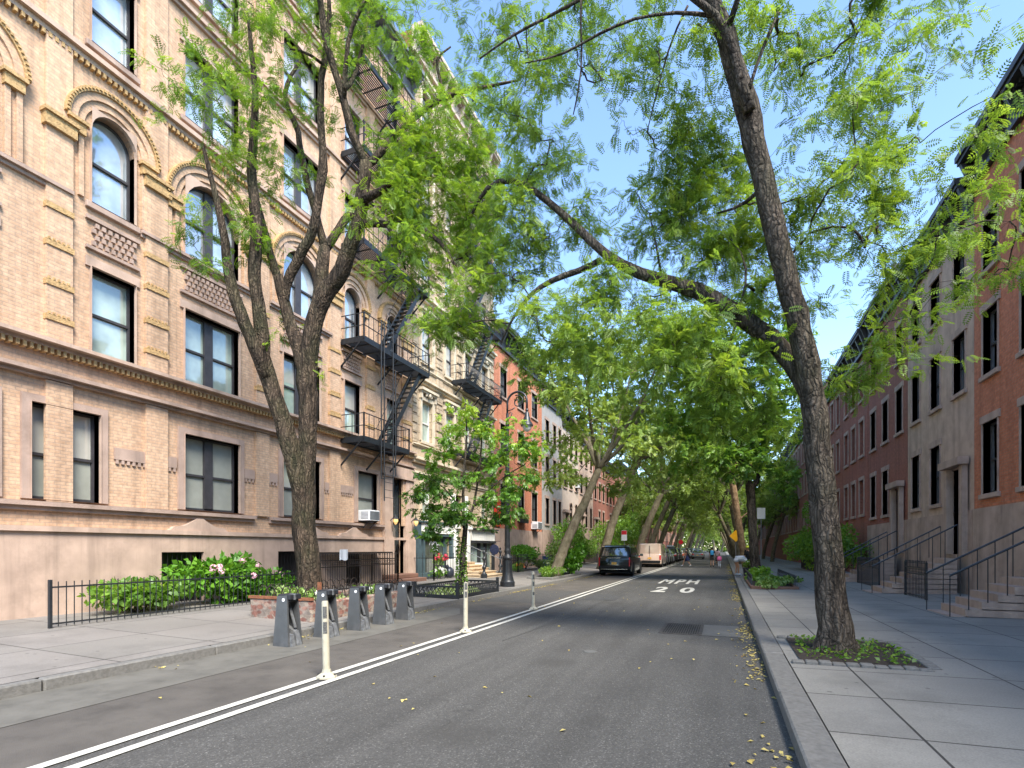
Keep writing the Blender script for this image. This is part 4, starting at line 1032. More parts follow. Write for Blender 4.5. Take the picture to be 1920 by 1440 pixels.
BL = [ball(470, 60, 12, 70, 8, 26, .45), ball(560, 40, 12, 80, 10, 34, .5), ball(650, 40, 11.5, 90, 12, 40, .5), ball(760, 40, 11.8, 80, 8, 30, .45),
      ball(520, 180, 12.2, 90, 11, 30, .5), ball(640, 170, 12.2, 80, 8, 30, .5), ball(770, 150, 12, 80, 10, 34, .45), ball(880, 130, 12, 80, 8, 28, .4),
      ball(500, 320, 12.3, 70, 11, 30, .45), ball(560, 300, 12.4, 60, 5, 22, .5), ball(745, 290, 12, 75, 15, 48, .6), ball(840, 270, 12, 80, 20, 50, .6), ball(920, 240, 12, 60, 9, 36, .5),
      ball(780, 370, 11.8, 70, 18, 50, .65), ball(870, 370, 12, 70, 20, 52, .65), ball(930, 330, 12.2, 60, 11, 42, .5), ball(720, 400, 11.6, 60, 11, 40, .65),
      ball(820, 470, 11.5, 70, 17, 48, .55), ball(760, 500, 11.4, 55, 9, 34, .5), ball(900, 470, 12, 60, 14, 44, .5), ball(490, 450, 12.2, 35, 5, 24, .4), ball(510, 620, 12.3, 28, 3, 14, .5), ball(600, 700, 12.1, 10, 1, 14, .75), ball(548, 700, 12.3, 20, 2, 12, .6),
      ball(400, 200, 11.4, 130, 24, 40, .45), ball(360, 420, 11.4, 110, 14, 36, .45), ball(430, 20, 11.3, 110, 14, 36, .45), ball(650, -120, 12, 180, 24, 30, .45)]
NL = []
t, n = tree('locust_tree', 'forked dark barked locust tree in the brick edged bed behind the bike docks', 'tree', limbs, BL, MT['leaf_locust'], T_FROND, .17, MT['bark'], seed=11, twig_r=.0036, sides=14, rough=.06, leafspread=.30, downy=.3); NL.append(n)

# ---- near right locust: trunk stands just past the right edge of the photograph
limbs = [
 trace([(1567, 1230, 104), (1567, 1219, 80), (1566, 1203, 64), (1563, 1180, 57), (1557, 1100, 50), (1548, 980, 48), (1538, 860, 46), (1528, 760, 44), (1520, 722, 36)], 8.0, 8.0),
 trace([(1526, 775, 22), (1522, 740, 34), (1512, 700, 37), (1490, 672, 34), (1443, 634, 33), (1400, 598, 31), (1360, 572, 30), (1310, 548, 28), (1280, 538, 26), (1240, 522, 23), (1200, 514, 21), (1165, 500, 19), (1130, 480, 17), (1112, 455, 15), (1085, 425, 14), (1060, 402, 13), (1035, 385, 12), (1010, 365, 11), (985, 338, 11), (960, 326, 10), (935, 338, 9), (908, 342, 8), (895, 370, 6), (885, 400, 5)], 8.0, 10.2),
 trace([(1128, 488, 13), (1110, 500, 12), (1085, 508, 11), (1060, 514, 11), (1035, 525, 10), (1010, 535, 9), (990, 552, 8), (975, 570, 6), (955, 600, 4), (940, 640, 3)], 9.4, 9.9),
 trace([(1532, 800, 26), (1528, 765, 40), (1520, 715, 42), (1500, 620, 38), (1470, 500, 38), (1447, 410, 38), (1430, 330, 36), (1415, 265, 38), (1402, 205, 42), (1388, 160, 36), (1372, 110, 34), (1358, 65, 34), (1342, 20, 32), (1328, -30, 28), (1310, -120, 22), (1290, -220, 14)], 8.0, 7.4),
 trace([(1404, 210, 22), (1392, 160, 20), (1382, 120, 18), (1373, 80, 17), (1364, 48, 16), (1345, 25, 13), (1322, 10, 12), (1295, -5, 10)], 7.5, 7.2),
 trace([(1366, 48, 12), (1374, 25, 12), (1384, 0, 11), (1395, -40, 9)], 7.3, 7.0),
 trace([(1405, 165, 7), (1416, 120, 6), (1432, 85, 6), (1445, 55, 7), (1460, 20, 6)], 7.5, 7.6),
 trace([(1340, 30, 8), (1310, 22, 7), (1270, 20, 6), (1225, 22, 5), (1190, 35, 5), (1155, 45, 5), (1120, 60, 5), (1090, 85, 4), (1065, 105, 4), (1030, 112, 3), (985, 118, 2)], 7.3, 7.8),
 trace([(1290, 10, 5), (1265, 50, 4), (1250, 90, 4), (1245, 130, 3), (1225, 190, 2.5), (1215, 240, 2)], 7.4, 8.2),
 trace([(1318, -60, 8), (1240, -60, 7), (1130, -30, 6), (1075, 10, 6), (1030, 30, 5), (985, 50, 5), (945, 75, 4), (900, 110, 3)], 7.4, 9.0),
 trace([(1090, -10, 5), (1075, 50, 4), (1100, 90, 4), (1095, 130, 3), (1085, 170, 3), (1075, 215, 2)], 8.0, 8.6),
 trace([(1430, 345, 9), (1420, 365, 8), (1405, 385, 7), (1380, 392, 5), (1345, 400, 3)], 7.9, 8.4),
 trace([(1382, 590, 7), (1400, 540, 5), (1410, 500, 5), (1403, 470, 4), (1370, 450, 2.5)], 8.3, 8.6),
 trace([(1240, 515, 5), (1235, 480, 4.5), (1228, 440, 4), (1218, 400, 2.5)], 9.0, 9.2),
 trace([(1380, 605, 5), (1368, 650, 4), (1350, 690, 4), (1345, 740, 3), (1338, 790, 2)], 8.4, 9.0),
]
BL = [ball(1100, 50, 8.6, 90, 10, 34, .35), ball(1000, 60, 9.2, 80, 11, 30, .35), ball(1010, 130, 9, 60, 8, 30, .35), ball(900, 40, 9.5, 70, 8, 30, .35), ball(1210, 90, 8.2, 60, 8, 30, .35), ball(1160, 130, 8.4, 40, 5, 22, .35), ball(1240, 140, 8.2, 45, 4, 20, .35),
      ball(1075, 120, 8.8, 50, 6, 24, .35), ball(1180, 225, 8.4, 20, 2, 18, .3), ball(1330, 60, 7.6, 50, 4, 20, .45), ball(1420, 60, 7.8, 60, 7, 26, .45), ball(1290, 90, 7.8, 35, 4, 20, .4),
      ball(1300, 200, 8.4, 50, 10, 34, .45), ball(1260, 270, 8.6, 45, 7, 34, .4), ball(1310, 300, 9, 70, 15, 42, .5), ball(1400, 330, 9, 50, 9, 36, .6), ball(1380, 440, 9, 70, 18, 44, .6), ball(1290, 400, 9, 70, 18, 44, .55),
      ball(1220, 360, 9.2, 55, 8, 32, .45), ball(1210, 430, 9.2, 40, 5, 28, .5), ball(1120, 380, 9.6, 25, 2, 16, .4), ball(1030, 270, 10, 50, 8, 30, .4), ball(970, 230, 10.2, 40, 8, 32, .5), ball(1010, 330, 10, 50, 9, 32, .4), ball(1060, 310, 9.8, 30, 3, 20, .35), ball(1060, 430, 9.8, 55, 9, 34, .5),
      ball(960, 400, 10, 60, 12, 36, .45), ball(990, 480, 10, 60, 12, 36, .5), ball(920, 530, 10.2, 60, 11, 38, .5), ball(860, 595, 10.4, 55, 13, 42, .5), ball(830, 620, 10.2, 40, 9, 40, .5), ball(1010, 580, 9.6, 50, 9, 34, .55), ball(1060, 620, 9.4, 60, 12, 38, .5), ball(960, 655, 10, 16, 2, 30, .3),
      ball(1130, 560, 9.2, 55, 11, 40, .5), ball(1150, 640, 9, 60, 12, 38, .5), ball(1230, 570, 9, 50, 9, 34, .5), ball(1290, 620, 8.6, 60, 12, 42, .5), ball(1230, 680, 9, 60, 10, 38, .45), ball(1330, 690, 8.6, 60, 10, 42, .45), ball(1400, 700, 8.5, 60, 12, 44, .5), ball(1420, 560, 8.6, 50, 11, 38, .55), ball(1320, 480, 8.8, 60, 12, 38, .55), ball(1340, 790, 9, 45, 5, 34, .45), ball(1430, 790, 9, 45, 7, 40, .45),
      ball(1560, 420, 8.4, 160, 34, 44, .5), ball(1680, 250, 8.0, 180, 34, 42, .45), ball(1560, 80, 8, 140, 22, 38, .45), ball(1800, 480, 8.0, 150, 22, 42, .5), ball(1600, 640, 8.4, 110, 14, 40, .5), ball(1300, -140, 8, 200, 26, 34, .4), ball(1720, -60, 8, 180, 18, 34, .4)]
t, n = tree('locust_tree', 'grey barked locust tree on the right sidewalk arching a long bough over the road', 'tree', limbs, BL, MT['leaf_locust_olive'], T_FROND, .165, MT['bark_grey'], seed=5, twig_r=.0034, sides=14, rough=.05, leafspread=.27, downy=.35); NL.append(n)

# ---- young tree in the fenced pit
D = 18.1
limbs = [trace([(865, 1106, 13), (867, 1060, 12), (869, 1020, 11), (871, 990, 9), (875, 975, 8)], D),
         trace([(870, 990, 7), (868, 940, 6), (870, 880, 5), (876, 810, 3), (872, 760, 2)], D, D-.3),
         trace([(874, 978, 6), (888, 955, 5), (893, 920, 4), (900, 870, 4), (905, 800, 2)], D, D+.5),
         trace([(868, 960, 4), (850, 935, 3), (825, 905, 2), (795, 890, 2)], D, D-.6), trace([(889, 950, 4), (915, 920, 3), (950, 890, 3), (985, 870, 2)], D, D+.2)]
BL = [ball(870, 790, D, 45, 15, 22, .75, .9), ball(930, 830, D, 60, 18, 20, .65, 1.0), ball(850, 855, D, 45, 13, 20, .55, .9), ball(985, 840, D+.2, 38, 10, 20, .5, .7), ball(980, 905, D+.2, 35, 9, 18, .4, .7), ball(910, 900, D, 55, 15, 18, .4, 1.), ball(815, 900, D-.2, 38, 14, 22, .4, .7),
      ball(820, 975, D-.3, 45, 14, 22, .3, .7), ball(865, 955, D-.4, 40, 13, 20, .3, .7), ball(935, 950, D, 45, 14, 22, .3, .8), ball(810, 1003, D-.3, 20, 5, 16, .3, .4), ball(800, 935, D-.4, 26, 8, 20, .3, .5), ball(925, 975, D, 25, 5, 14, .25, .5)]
t, n = tree('young_street_tree', 'slender young tree with layered deep green leaves in the iron fenced pit', 'tree', limbs, BL, MT['leaf_young'], T_SPRAY, .20, MT['bark_grey'], seed=3, twig_r=.0032, leafspread=.22, downy=.45); NL.append(n)
r = np.random.default_rng(9); n = 420; hh = r.uniform(.3, 1.9, n); an = r.uniform(0, 6.28, n); bx = W(866, 1106, 18.1)
pos = np.stack([np.cos(an)*.13*(1.3-hh*.3), np.sin(an)*.13*(1.3-hh*.3), hh-.1], 1); ax = np.stack([np.cos(an), np.sin(an), r.normal(-.2, .3, n)], 1)
o = link(bpy.data.objects.new('ivy', leaf_mesh('ivy', pos, ax, r.uniform(.07, .12, n), T_LEAF, MT['leaf_deep'], r))); o.parent = t

# ---- leaning plane trees along the left kerb (traced), then copies down the street
def plane(px0, py0, pts, D, seed, label, scale=1., nb=1.):
    limbs = [trace(pts, D)]
    top = limbs[0][0][-1]; tr = limbs[0][1][-1]; rr = np.random.default_rng(seed); T = np.array(top)
    bl = []
    for k in range(7):
        a = k*2.4+rr.uniform(-.4, .4); L = rr.uniform(2.6, 4.6)*scale; up = rr.uniform(1.6, 7.2)*scale
        e = T+np.array([math.cos(a)*L, math.sin(a)*L, up]); m = T+(e-T)*.45+np.array([math.cos(a)*.5, math.sin(a)*.5, -.3+up*.12])
        limbs.append(([tuple(T), tuple(T+(m-T)*.5+rr.normal(0, .15, 3)), tuple(m), tuple(m+(e-m)*.5+rr.normal(0, .25, 3)), tuple(e)], [tr*.62, tr*.52, tr*.4, tr*.28, tr*.14]))
        bl.append((tuple(e), (1.9*scale, 1.9*scale, 1.3*scale), int(34*nb), 20, .55+rr.uniform(-.15, .15)))
        bl.append((tuple(m+np.array([0, 0, .3])), (1.6*scale, 1.6*scale, 1.0*scale), int(14*nb), 16, .4))
        bl.append((tuple(e+np.array([math.cos(a)*1.2, math.sin(a)*1.2, -1.6])), (1.3*scale, 1.3*scale, .9*scale), int(14*nb), 18, .5))
    for k in range(6):
        a = k*1.05+.3; bl.append((tuple(T+np.array([math.cos(a)*3.0, math.sin(a)*3.0, rr.uniform(-.6, 1.2)])), (1.3, 1.3, .8), int(13*nb), 20, .6))
    bl.append((tuple(T+np.array([0, 0, 7.6*scale])), (2.6*scale, 2.6*scale, 1.6*scale), int(46*nb), 20, .65))
    t, n = tree('plane_tree', label, 'tree', limbs, bl, MT['leaf_plane'], T_LOBED, .27, MT['bark_plane'], seed=seed, twig_r=.005, leafspread=.42, group='plane trees along the left kerb', minz=3.6, rough=.03)
    NL.append(n); return t
p1 = plane(0, 0, [(1036, 1084, 24), (1045, 1062, 20), (1062, 1015, 18), (1080, 975, 17), (1095, 945, 16), (1108, 915, 14), (1122, 880, 13)], 27.6, 21, 'mottled plane tree leaning over the low clipped shrubs, nearest of its row')
p2 = plane(0, 0, [(1127, 1068, 18), (1136, 1022, 16), (1150, 975, 15), (1168, 930, 14), (1182, 895, 13), (1196, 862, 12)], 39.5, 22, 'mottled plane tree leaning out right behind the black parked car')
p3 = plane(0, 0, [(1196, 1050, 15), (1204, 1010, 13), (1222, 965, 12), (1240, 925, 11)], 52.5, 23, 'mottled plane tree leaning over the tan van', 1., .8)
k = 0
labs = ['plane tree beyond the tan van', 'plane tree two past the tan van', 'plane tree three past the tan van', 'plane tree four past the tan van', 'plane tree five past the tan van', 'plane tree six past the tan van', 'plane tree seven past the tan van', 'plane tree eight past the tan van', 'plane tree nine past the tan van', 'plane tree ten past the tan van', 'plane tree eleven past the tan van', 'plane tree twelve past the tan van']
for y in (64, 75, 86, 97, 109, 121, 134, 147, 161, 176, 192, 210):
    src = (p2, p3, p1)[k % 3]; retop(src, (-8.3+random.uniform(-.2, .3), y, .1), R(random.uniform(-35, 35)), labs[k] + ', left kerb', (1, 1, random.uniform(.9, 1.1))); k += 1
# ---- right side trees
D = 27.2
limbs = [trace([(1419, 1092, 22), (1417, 1060, 17), (1413, 1020, 16), (1410, 975, 16), (1408, 930, 16), (1406, 905, 16)], D),
         trace([(1407, 915, 11), (1420, 905, 10), (1426, 893, 9), (1415, 880, 8), (1395, 870, 7), (1375, 855, 6), (1350, 840, 4), (1310, 830, 3)], D),
         trace([(1406, 910, 12), (1398, 880, 11), (1392, 840, 10), (1385, 790, 8), (1380, 730, 6), (1370, 680, 4)], D), trace([(1394, 850, 8), (1420, 810, 7), (1440, 760, 6), (1460, 700, 4)], D, D-1), trace([(1388, 800, 6), (1350, 760, 5), (1310, 730, 3)], D, D-2)]
BL = [ball(1400, 720, 26, 80, 60, 22, .45), ball(1350, 770, 25.5, 70, 50, 22, .45), ball(1430, 800, 26, 55, 40, 24, .35), ball(1290, 790, 25.5, 60, 34, 20, .5), ball(1390, 860, 25.5, 50, 26, 22, .35), ball(1320, 850, 26, 60, 30, 18, .5), ball(1450, 900, 27, 40, 16, 20, .35), ball(1480, 760, 26.5, 70, 40, 22, .4), ball(1380, 620, 26, 80, 44, 20, .5), ball(1300, 680, 26, 60, 26, 20, .55), ball(1470, 640, 26, 70, 34, 20, .45)]
t, n = tree('street_tree', 'dark barked tree with deep green leaves in the ivy bed on the right sidewalk', 'tree', limbs, BL, MT['leaf_deep'], T_SPRAY, .30, MT['bark_grey'], seed=31, twig_r=.005, leafspread=.38, downy=.4, group='trees along the right kerb'); NL.append(n)
D = 43
limbs = [trace([(1400, 1062, 17), (1394, 1035, 13), (1388, 1000, 12), (1382, 960, 12), (1376, 920, 12), (1371, 895, 12)], D), trace([(1374, 905, 8), (1362, 870, 7), (1345, 830, 5), (1330, 790, 3)], D, D+2), trace([(1372, 900, 8), (1380, 860, 7), (1392, 820, 6), (1400, 770, 4)], D), trace([(1384, 975, 4), (1400, 963, 3), (1416, 950, 2)], D)]
BL = [ball(1370, 780, D, 70, 60, 20, .5), ball(1320, 820, D, 50, 36, 20, .55), ball(1420, 800, D, 50, 30, 18, .45), ball(1290, 870, D, 34, 16, 16, .6), ball(1350, 860, D, 45, 26, 16, .5), ball(1430, 880, D, 35, 20, 18, .45), ball(1310, 750, D, 50, 34, 18, .6)]
t, n = tree('plane_tree', 'tan patchy barked plane tree behind the bending woman on the right', 'tree', limbs, BL, MT['leaf_plane'], T_LOBED, .30, MT['bark_tan'], seed=33, twig_r=.006, leafspread=.5, group='trees along the right kerb'); NL.append(n)
gt = plane(0, 0, [(1465, 1068, 15), (1462, 1030, 13), (1455, 990, 12), (1446, 950, 11)], 56, 24, 'plane tree on the right kerb beyond the tan barked one', 1., .8)
gt['group'] = 'trees along the right kerb'
gx = gt.location.copy(); gt.location = (1.6, 57, .1)
k = 0
for y in (69, 80, 92, 104, 117, 130, 144, 158, 173, 189, 207):
    o = retop((p1, gt, p2)[k % 3], (1.7+random.uniform(-.2, .3), y, .1), math.pi+R(random.uniform(-30, 30)), labs[k].replace('tan van', 'tan barked tree').replace('past', 'beyond') + ', right kerb', (1, 1, random.uniform(.88, 1.1))); o['group'] = 'trees along the right kerb'; k += 1
o = retop(gt, (-3.4, 232, 0), 0, 'plane tree closing the far end of the street, left of centre', (1.3, 1.3, 1.2)); o['group'] = 'trees closing the far end'
for x, y, lab in ((3.0, 236, 'right of centre'), (-10, 238, 'far left'), (10, 240, 'far right'), (-1, 250, 'at centre, behind the others')):
    o = retop(p2, (x, y, 0), x*.7, 'plane tree closing the far end of the street, ' + lab, (1.3, 1.3, 1.25)); o['group'] = 'trees closing the far end'
for x, y, z, sc, lab in ((-11.6, 72, .3, .62, 'garden tree before the first brick row house'), (-11.4, 80, .3, .7, 'garden tree before the second brick row house'), (-11.6, 90, .3, .66, 'garden tree before the fourth brick row house'), (-11.3, 101, .3, .72, 'garden tree before the fifth brick row house'),
                         (5.0, 66, .2, .66, 'garden tree right of the far pavement'), (5.2, 84, .2, .7, 'second garden tree right of the far pavement'), (5.0, 102, .2, .7, 'third garden tree right of the far pavement')):
    o = retop(p2, (x, y, z), x, lab, (sc, sc, sc)); o['group'] = 'front garden trees'
r = np.random.default_rng(99); n = 26000; pos = np.stack([r.uniform(-60, 60, n), r.normal(0, 2.5, n), 15*r.uniform(0, 1, n)**.8*(1+.25*np.sin(np.linspace(0, 40, n)))], 1)
o = link(bpy.data.objects.new('distant_wood', leaf_mesh('distant_wood', pos, r.normal(0, 1, (n, 3)), r.uniform(.8, 1.5, n), T_LOBED, MT['leaf_plane'], r))); o.location = (0, 268, 0); o['kind'] = 'stuff'; props(o, 'mass of pale green trees closing the far end of the street', 'trees')
print('LEAVES', NL)

# ------------------------------------------------------------------ bike docks
def make_dock(x, y, label):
    t = thing('bike_dock', label, 'bike dock', (x, y, .009), 'grey bike share docks by the kerb')
    z0 = .009
    def L(px, py, pz): return (x+px, y+py, z0+pz)
    # two tapering side plates, a sloped back and an open slot facing the road
    mb = MB()
    for y0, y1, yt0, yt1 in ((-.17, -.13, -.13, -.10), (.13, .17, .10, .13)):
        mb.loft([[L(-.17, y0, 0), L(.17, y0, 0), L(.17, y1, 0), L(-.17, y1, 0)], [L(-.12, yt0, .86), L(.10, yt0, .88), L(.10, yt1, .88), L(-.12, yt1, .86)]])
    mb.loft([[L(-.17, -.128, 0), L(-.11, -.128, 0), L(-.11, .128, 0), L(-.17, .128, 0)], [L(-.12, -.098, .86), L(-.08, -.098, .86), L(-.08, .098, .86), L(-.12, .098, .86)]])
    mb.build('shell', MT['dock_grey'], t)
    mb = MB()      # wheel ramp and scuffed guide
    mb.loft([[L(-.10, .01, .0), L(.20, .01, .0), L(.20, .126, .0), L(-.10, .126, .0)], [L(-.09, .012, .34), L(.14, .012, .24), L(.14, .118, .24), L(-.09, .118, .34)]])
    mb.loft([[L(-.10, -.126, .0), L(.21, -.126, .0), L(.21, -.04, .0), L(-.10, -.04, .0)], [L(-.09, -.118, .26), L(.18, -.118, .20), L(.18, -.045, .20), L(-.09, -.045, .26)]])
    mb.bar(L(-.06, .07, .75), L(.10, .07, .30), .05, .02)
    mb.build('wheel_guide', MT['dock_light'], t)
    mb = MB(); mb.box(x-.125, x+.16, y-.118, y+.155, z0+.80, z0+.895, bev=.012); mb.box(x+.02, x+.12, y-.10, y+.10, z0+.76, z0+.80)
    mb.build('locking_head', MT['black_plastic'], t, 'auto')
    mb = MB(); mb.box(x+.05, x+.168, y-.03, y+.02, z0+.795, z0+.90, bev=.006); mb.build('latch', MT['dock_light'], t)
    mb = MB(); mb.lathe([(0, 0), (.030, 0), (.030, .004), (0, .004)], (0, 0, 0), 16)
    mb.build('badge', MT['white'], t, xf=Matrix.Translation((x+.03, y-.134, z0+.80)) @ Matrix.Rotation(R(87), 4, 'X'))
    return t
for i, (y, lb) in enumerate(((7.22, 'grey bike dock nearest the camera, first of the row of five'), (8.22, 'grey bike dock second in the row, behind the near cream post'), (9.16, 'grey bike dock in the middle of the row of five'), (10.06, 'grey bike dock fourth in the row of five'), (10.92, 'grey bike dock at the far end of the row of five'))):
    make_dock(-7.08-.02*(i % 2), y, lb)

# ------------------------------------------------------------------ flexible lane posts
def make_post(x, y, label, lean, h=1.0, patches=((.58, .73), (.78, .93))):
    t = thing('lane_post', label, 'lane post', (x, y, .012), 'cream lane delineator posts')
    mb = MB(); mb.lathe([(.0, 1.0*h), (.036, 1.0*h), (.042, .98*h), (.046, .5), (.046, .08)][::-1], (0, 0, 0), 16)
    xf = Matrix.Translation((x, y, .012)) @ Matrix.Rotation(R(lean), 4, 'Y')
    mb.build('post', MT['cream_plastic'], t, 'auto', xf=xf)
    mb = MB(); mb.lathe([(.13, 0), (.13, .02), (.10, .045), (.06, .07), (.052, .11), (0, .11)], (x, y, .012), 8); mb.build('base', MT['cream_plastic'], t)
    mb = MB()
    for k in range(4):
        a = k*1.571+.4; mb.lathe([(.016, 0), (.016, .014), (0, .016)], (x+.105*math.cos(a), y+.105*math.sin(a), .05), 6)
    mb.build('bolt', MT['iron'], t)
    for z0, z1 in patches:
        mb = MB(); a0, a1 = -1.5, -.42; rings = []
        for k in range(7):
            a = a0+(a1-a0)*k/6; rings.append([(.049*math.cos(a)*1.0, .049*math.sin(a), z) for z in (z0*h, z1*h)])
        mb.loft(rings, caps=False, closed=False); mb.build('reflective_patch', MT['reflector'], t, xf=xf)
    return t
make_post(-4.82, 5.58, 'cream lane post with two scuffed grey patches, nearest the camera', -1.6)
make_post(-4.84, 9.65, 'cream lane post with grey bands in the middle of the three', .4, 1.0, ((.7, .82), (.86, .99)))
make_post(-4.90, 13.95, 'cream lane post farthest along the white double line', -.6, 1.04, ((.38, .46), (.62, .74), (.8, .93)))

# ------------------------------------------------------------------ brick edged bed round the near locust
t = thing('planting_bed', 'brick and rubble edged planting bed round the near locust tree', 'planting bed', (-8.85, 10.4, .15))
def rubble():
    m, nt, b = newmat('rubble_brick'); p = geo_pos(nt)
    v = N(nt, 'ShaderNodeTexVoronoi'); mp = N(nt, 'ShaderNodeMapping'); mp.inputs['Scale'].default_value = (6.5, 6.5, 12); nt.links.new(p, mp.inputs[0]); nt.links.new(mp.outputs[0], v.inputs['Vector']); v.inputs['Scale'].default_value = 1
    sp = N(nt, 'ShaderNodeSeparateColor'); nt.links.new(v.outputs['Color'], sp.inputs[0])
    cc = ramp(nt, sp.outputs[0], [(0, (.14, .06, .045)), (.4, (.24, .11, .08)), (.6, (.32, .25, .19)), (1, (.15, .12, .10))])
    f = ramp(nt, v.outputs['Distance'], [(.5, 0.), (.75, .7)]); cc = mixc(nt, f, cc, (.26, .22, .18)); cc = mixc(nt, 1., cc, ramp(nt, noise(nt, p, 14, 5, .7), [(.3, .55), (.7, 1.3)]), 'MULTIPLY')
    nt.links.new(cc, b.inputs['Base Color']); b.inputs['Roughness'].default_value = .9; bump(nt, b, v.outputs['Distance'], -.6, .03); return m
MT['rubble'] = rubble()
mb = MB(); mb.box(-9.72, -8.0, 8.8, 8.98, .12, .60, bev=.03); mb.box(-8.18, -8.0, 8.99, 12.4, .12, .56, bev=.03); mb.box(-9.72, -9.55, 8.99, 12.4, .12, .56, bev=.03); mb.box(-9.54, -8.19, 12.24, 12.4, .12, .5, bev=.03)
mb.build('brick_wall', MT['rubble'], t, 'auto')
mb = MB(); mb.add([(-9.56, 8.97, .50), (-8.17, 8.97, .50), (-8.17, 12.3, .44), (-9.56, 12.3, .44)], [(0, 1, 2, 3)]); mb.build('soil', MT['soil'], t)
mb = MB(); mb.box(-9.74, -7.98, 8.78, 8.86, .602, .66); mb.box(-8.02, -7.96, 9.0, 9.06, .1, .98); mb.build('timber_edging', MT['timber'], t)
for x0, y0, x1, y1, n in ((-9.6, 8.92, -8.1, 8.92, 7), (-8.1, 9.15, -8.1, 12.3, 13), (-9.62, 9.15, -9.62, 12.3, 13)):
    mb = MB()
    for k in range(n):
        a, b = Vector((x0+(x1-x0)*k/n, y0+(y1-y0)*k/n, .58)), Vector((x0+(x1-x0)*(k+1.5)/n, y0+(y1-y0)*(k+1.5)/n, .58))
        mb.tube([a+(b-a)*(.5-.5*math.cos(q*math.pi/8))+Vector((0, 0, .30*math.sin(q*math.pi/8))) for q in range(9)], .011, 5)
    mb.build('hoop_edging', MT['iron_brown'], t)

def shrub(name, label, cat, c, rr, n, size, mat, tmpl=None, seed=0, flowers=None, kind=None, group=None, z0=None, stems=True, tint=.45):
    """many leaves spread through a lumpy volume, on a few stems"""
    r = np.random.default_rng(seed); c = np.array(c, float); rr = np.array(rr, float)
    t = thing(name, label, cat, (c[0], c[1], z0 if z0 is not None else max(.15, c[2]-rr[2])), group)
    if kind: t['kind'] = kind
    lumps = c+r.normal(0, 1, (9, 3))*rr*.42
    w_ = r.integers(0, 9, n); d = r.normal(0, 1, (n, 3)); d /= np.linalg.norm(d, axis=1, keepdims=True)
    pos = lumps[w_]+d*rr*.55*(r.uniform(0, 1, (n, 1))**.33)
    pos[:, 2] = np.maximum(pos[:, 2], (z0 or .15)+.03)
    ax = d*.7+r.normal(0, .5, (n, 3)); ax[:, 2] -= .1
    P = pos-np.array(t.location)
    tn = np.clip(tint+(w_ % 3-1)*.1, 0, 1)
    o = link(bpy.data.objects.new('foliage', leaf_mesh('foliage', P, ax, r.uniform(.7, 1.3, n)*size, tmpl or T_LEAF, MT[mat], r, tn))); o.parent = t
    if kind: o['kind'] = kind
    if stems:
        mb = MB()
        for k in range(7):
            e = lumps[k]; b0 = (c[0]+r.uniform(-.1, .1), c[1]+r.uniform(-.1, .1), (z0 or .15)); mb.tube([b0, tuple((np.array(b0)+e)/2+r.normal(0, .05, 3)), tuple(e)], [.018, .013, .006], 5)
        mb.build('stem', MT['twig'], t)
    if flowers:
        fm, fn, fs = flowers
        for k in range(fn):
            u = r.normal(0, 1, 3); u[2] = abs(u[2]); u[0] = abs(u[0])*.8; u /= np.linalg.norm(u); q = c+u*rr*r.uniform(.75, 1.0)
            mb = MB()
            for j in range(26):
                v = r.normal(0, 1, 3); v /= np.linalg.norm(v); s = fs*.32; p = q+v*fs*.8
                a = np.cross(v, (0, 0, 1.)); a /= np.linalg.norm(a)+1e-6; b = np.cross(v, a)
                mb.add([tuple(p+a*s), tuple(p+b*s), tuple(p-a*s), tuple(p-b*s)], [(0, 1, 2, 3)])
            mb.build('flower', MT[fm], t)
    return t
shrub('bedding_plants', 'low pale green bedding plants with white flowers at the foot of the near locust', 'bedding plants', (-8.85, 9.5, .62), (.62, .5, .16), 900, .10, 'leaf_variegated', seed=41, flowers=('flower_white', 7, .05), z0=.48)
shrub('bedding_plants', 'pale green bedding plants behind the near locust trunk in the brick bed', 'bedding plants', (-8.7, 11.6, .58), (.5, .6, .15), 700, .10, 'leaf_variegated', seed=42, flowers=('flower_white', 5, .06), z0=.44)
shrub('hydrangea_bush', 'bright green hydrangea bush with pink flower heads at the left edge', 'shrub', (-12.3, 10.9, .78), (.75, 1.5, .62), 2600, .17, 'leaf_hydrangea', T_LEAF, seed=43, flowers=('flower_pink', 9, .10), z0=.2, tint=.55)
shrub('areaway_shrub', 'low dark green shrub below the wall lantern beside the hydrangea', 'shrub', (-12.5, 8.2, .6), (.6, 1.1, .45), 1300, .15, 'leaf_deep', seed=44, z0=.2)

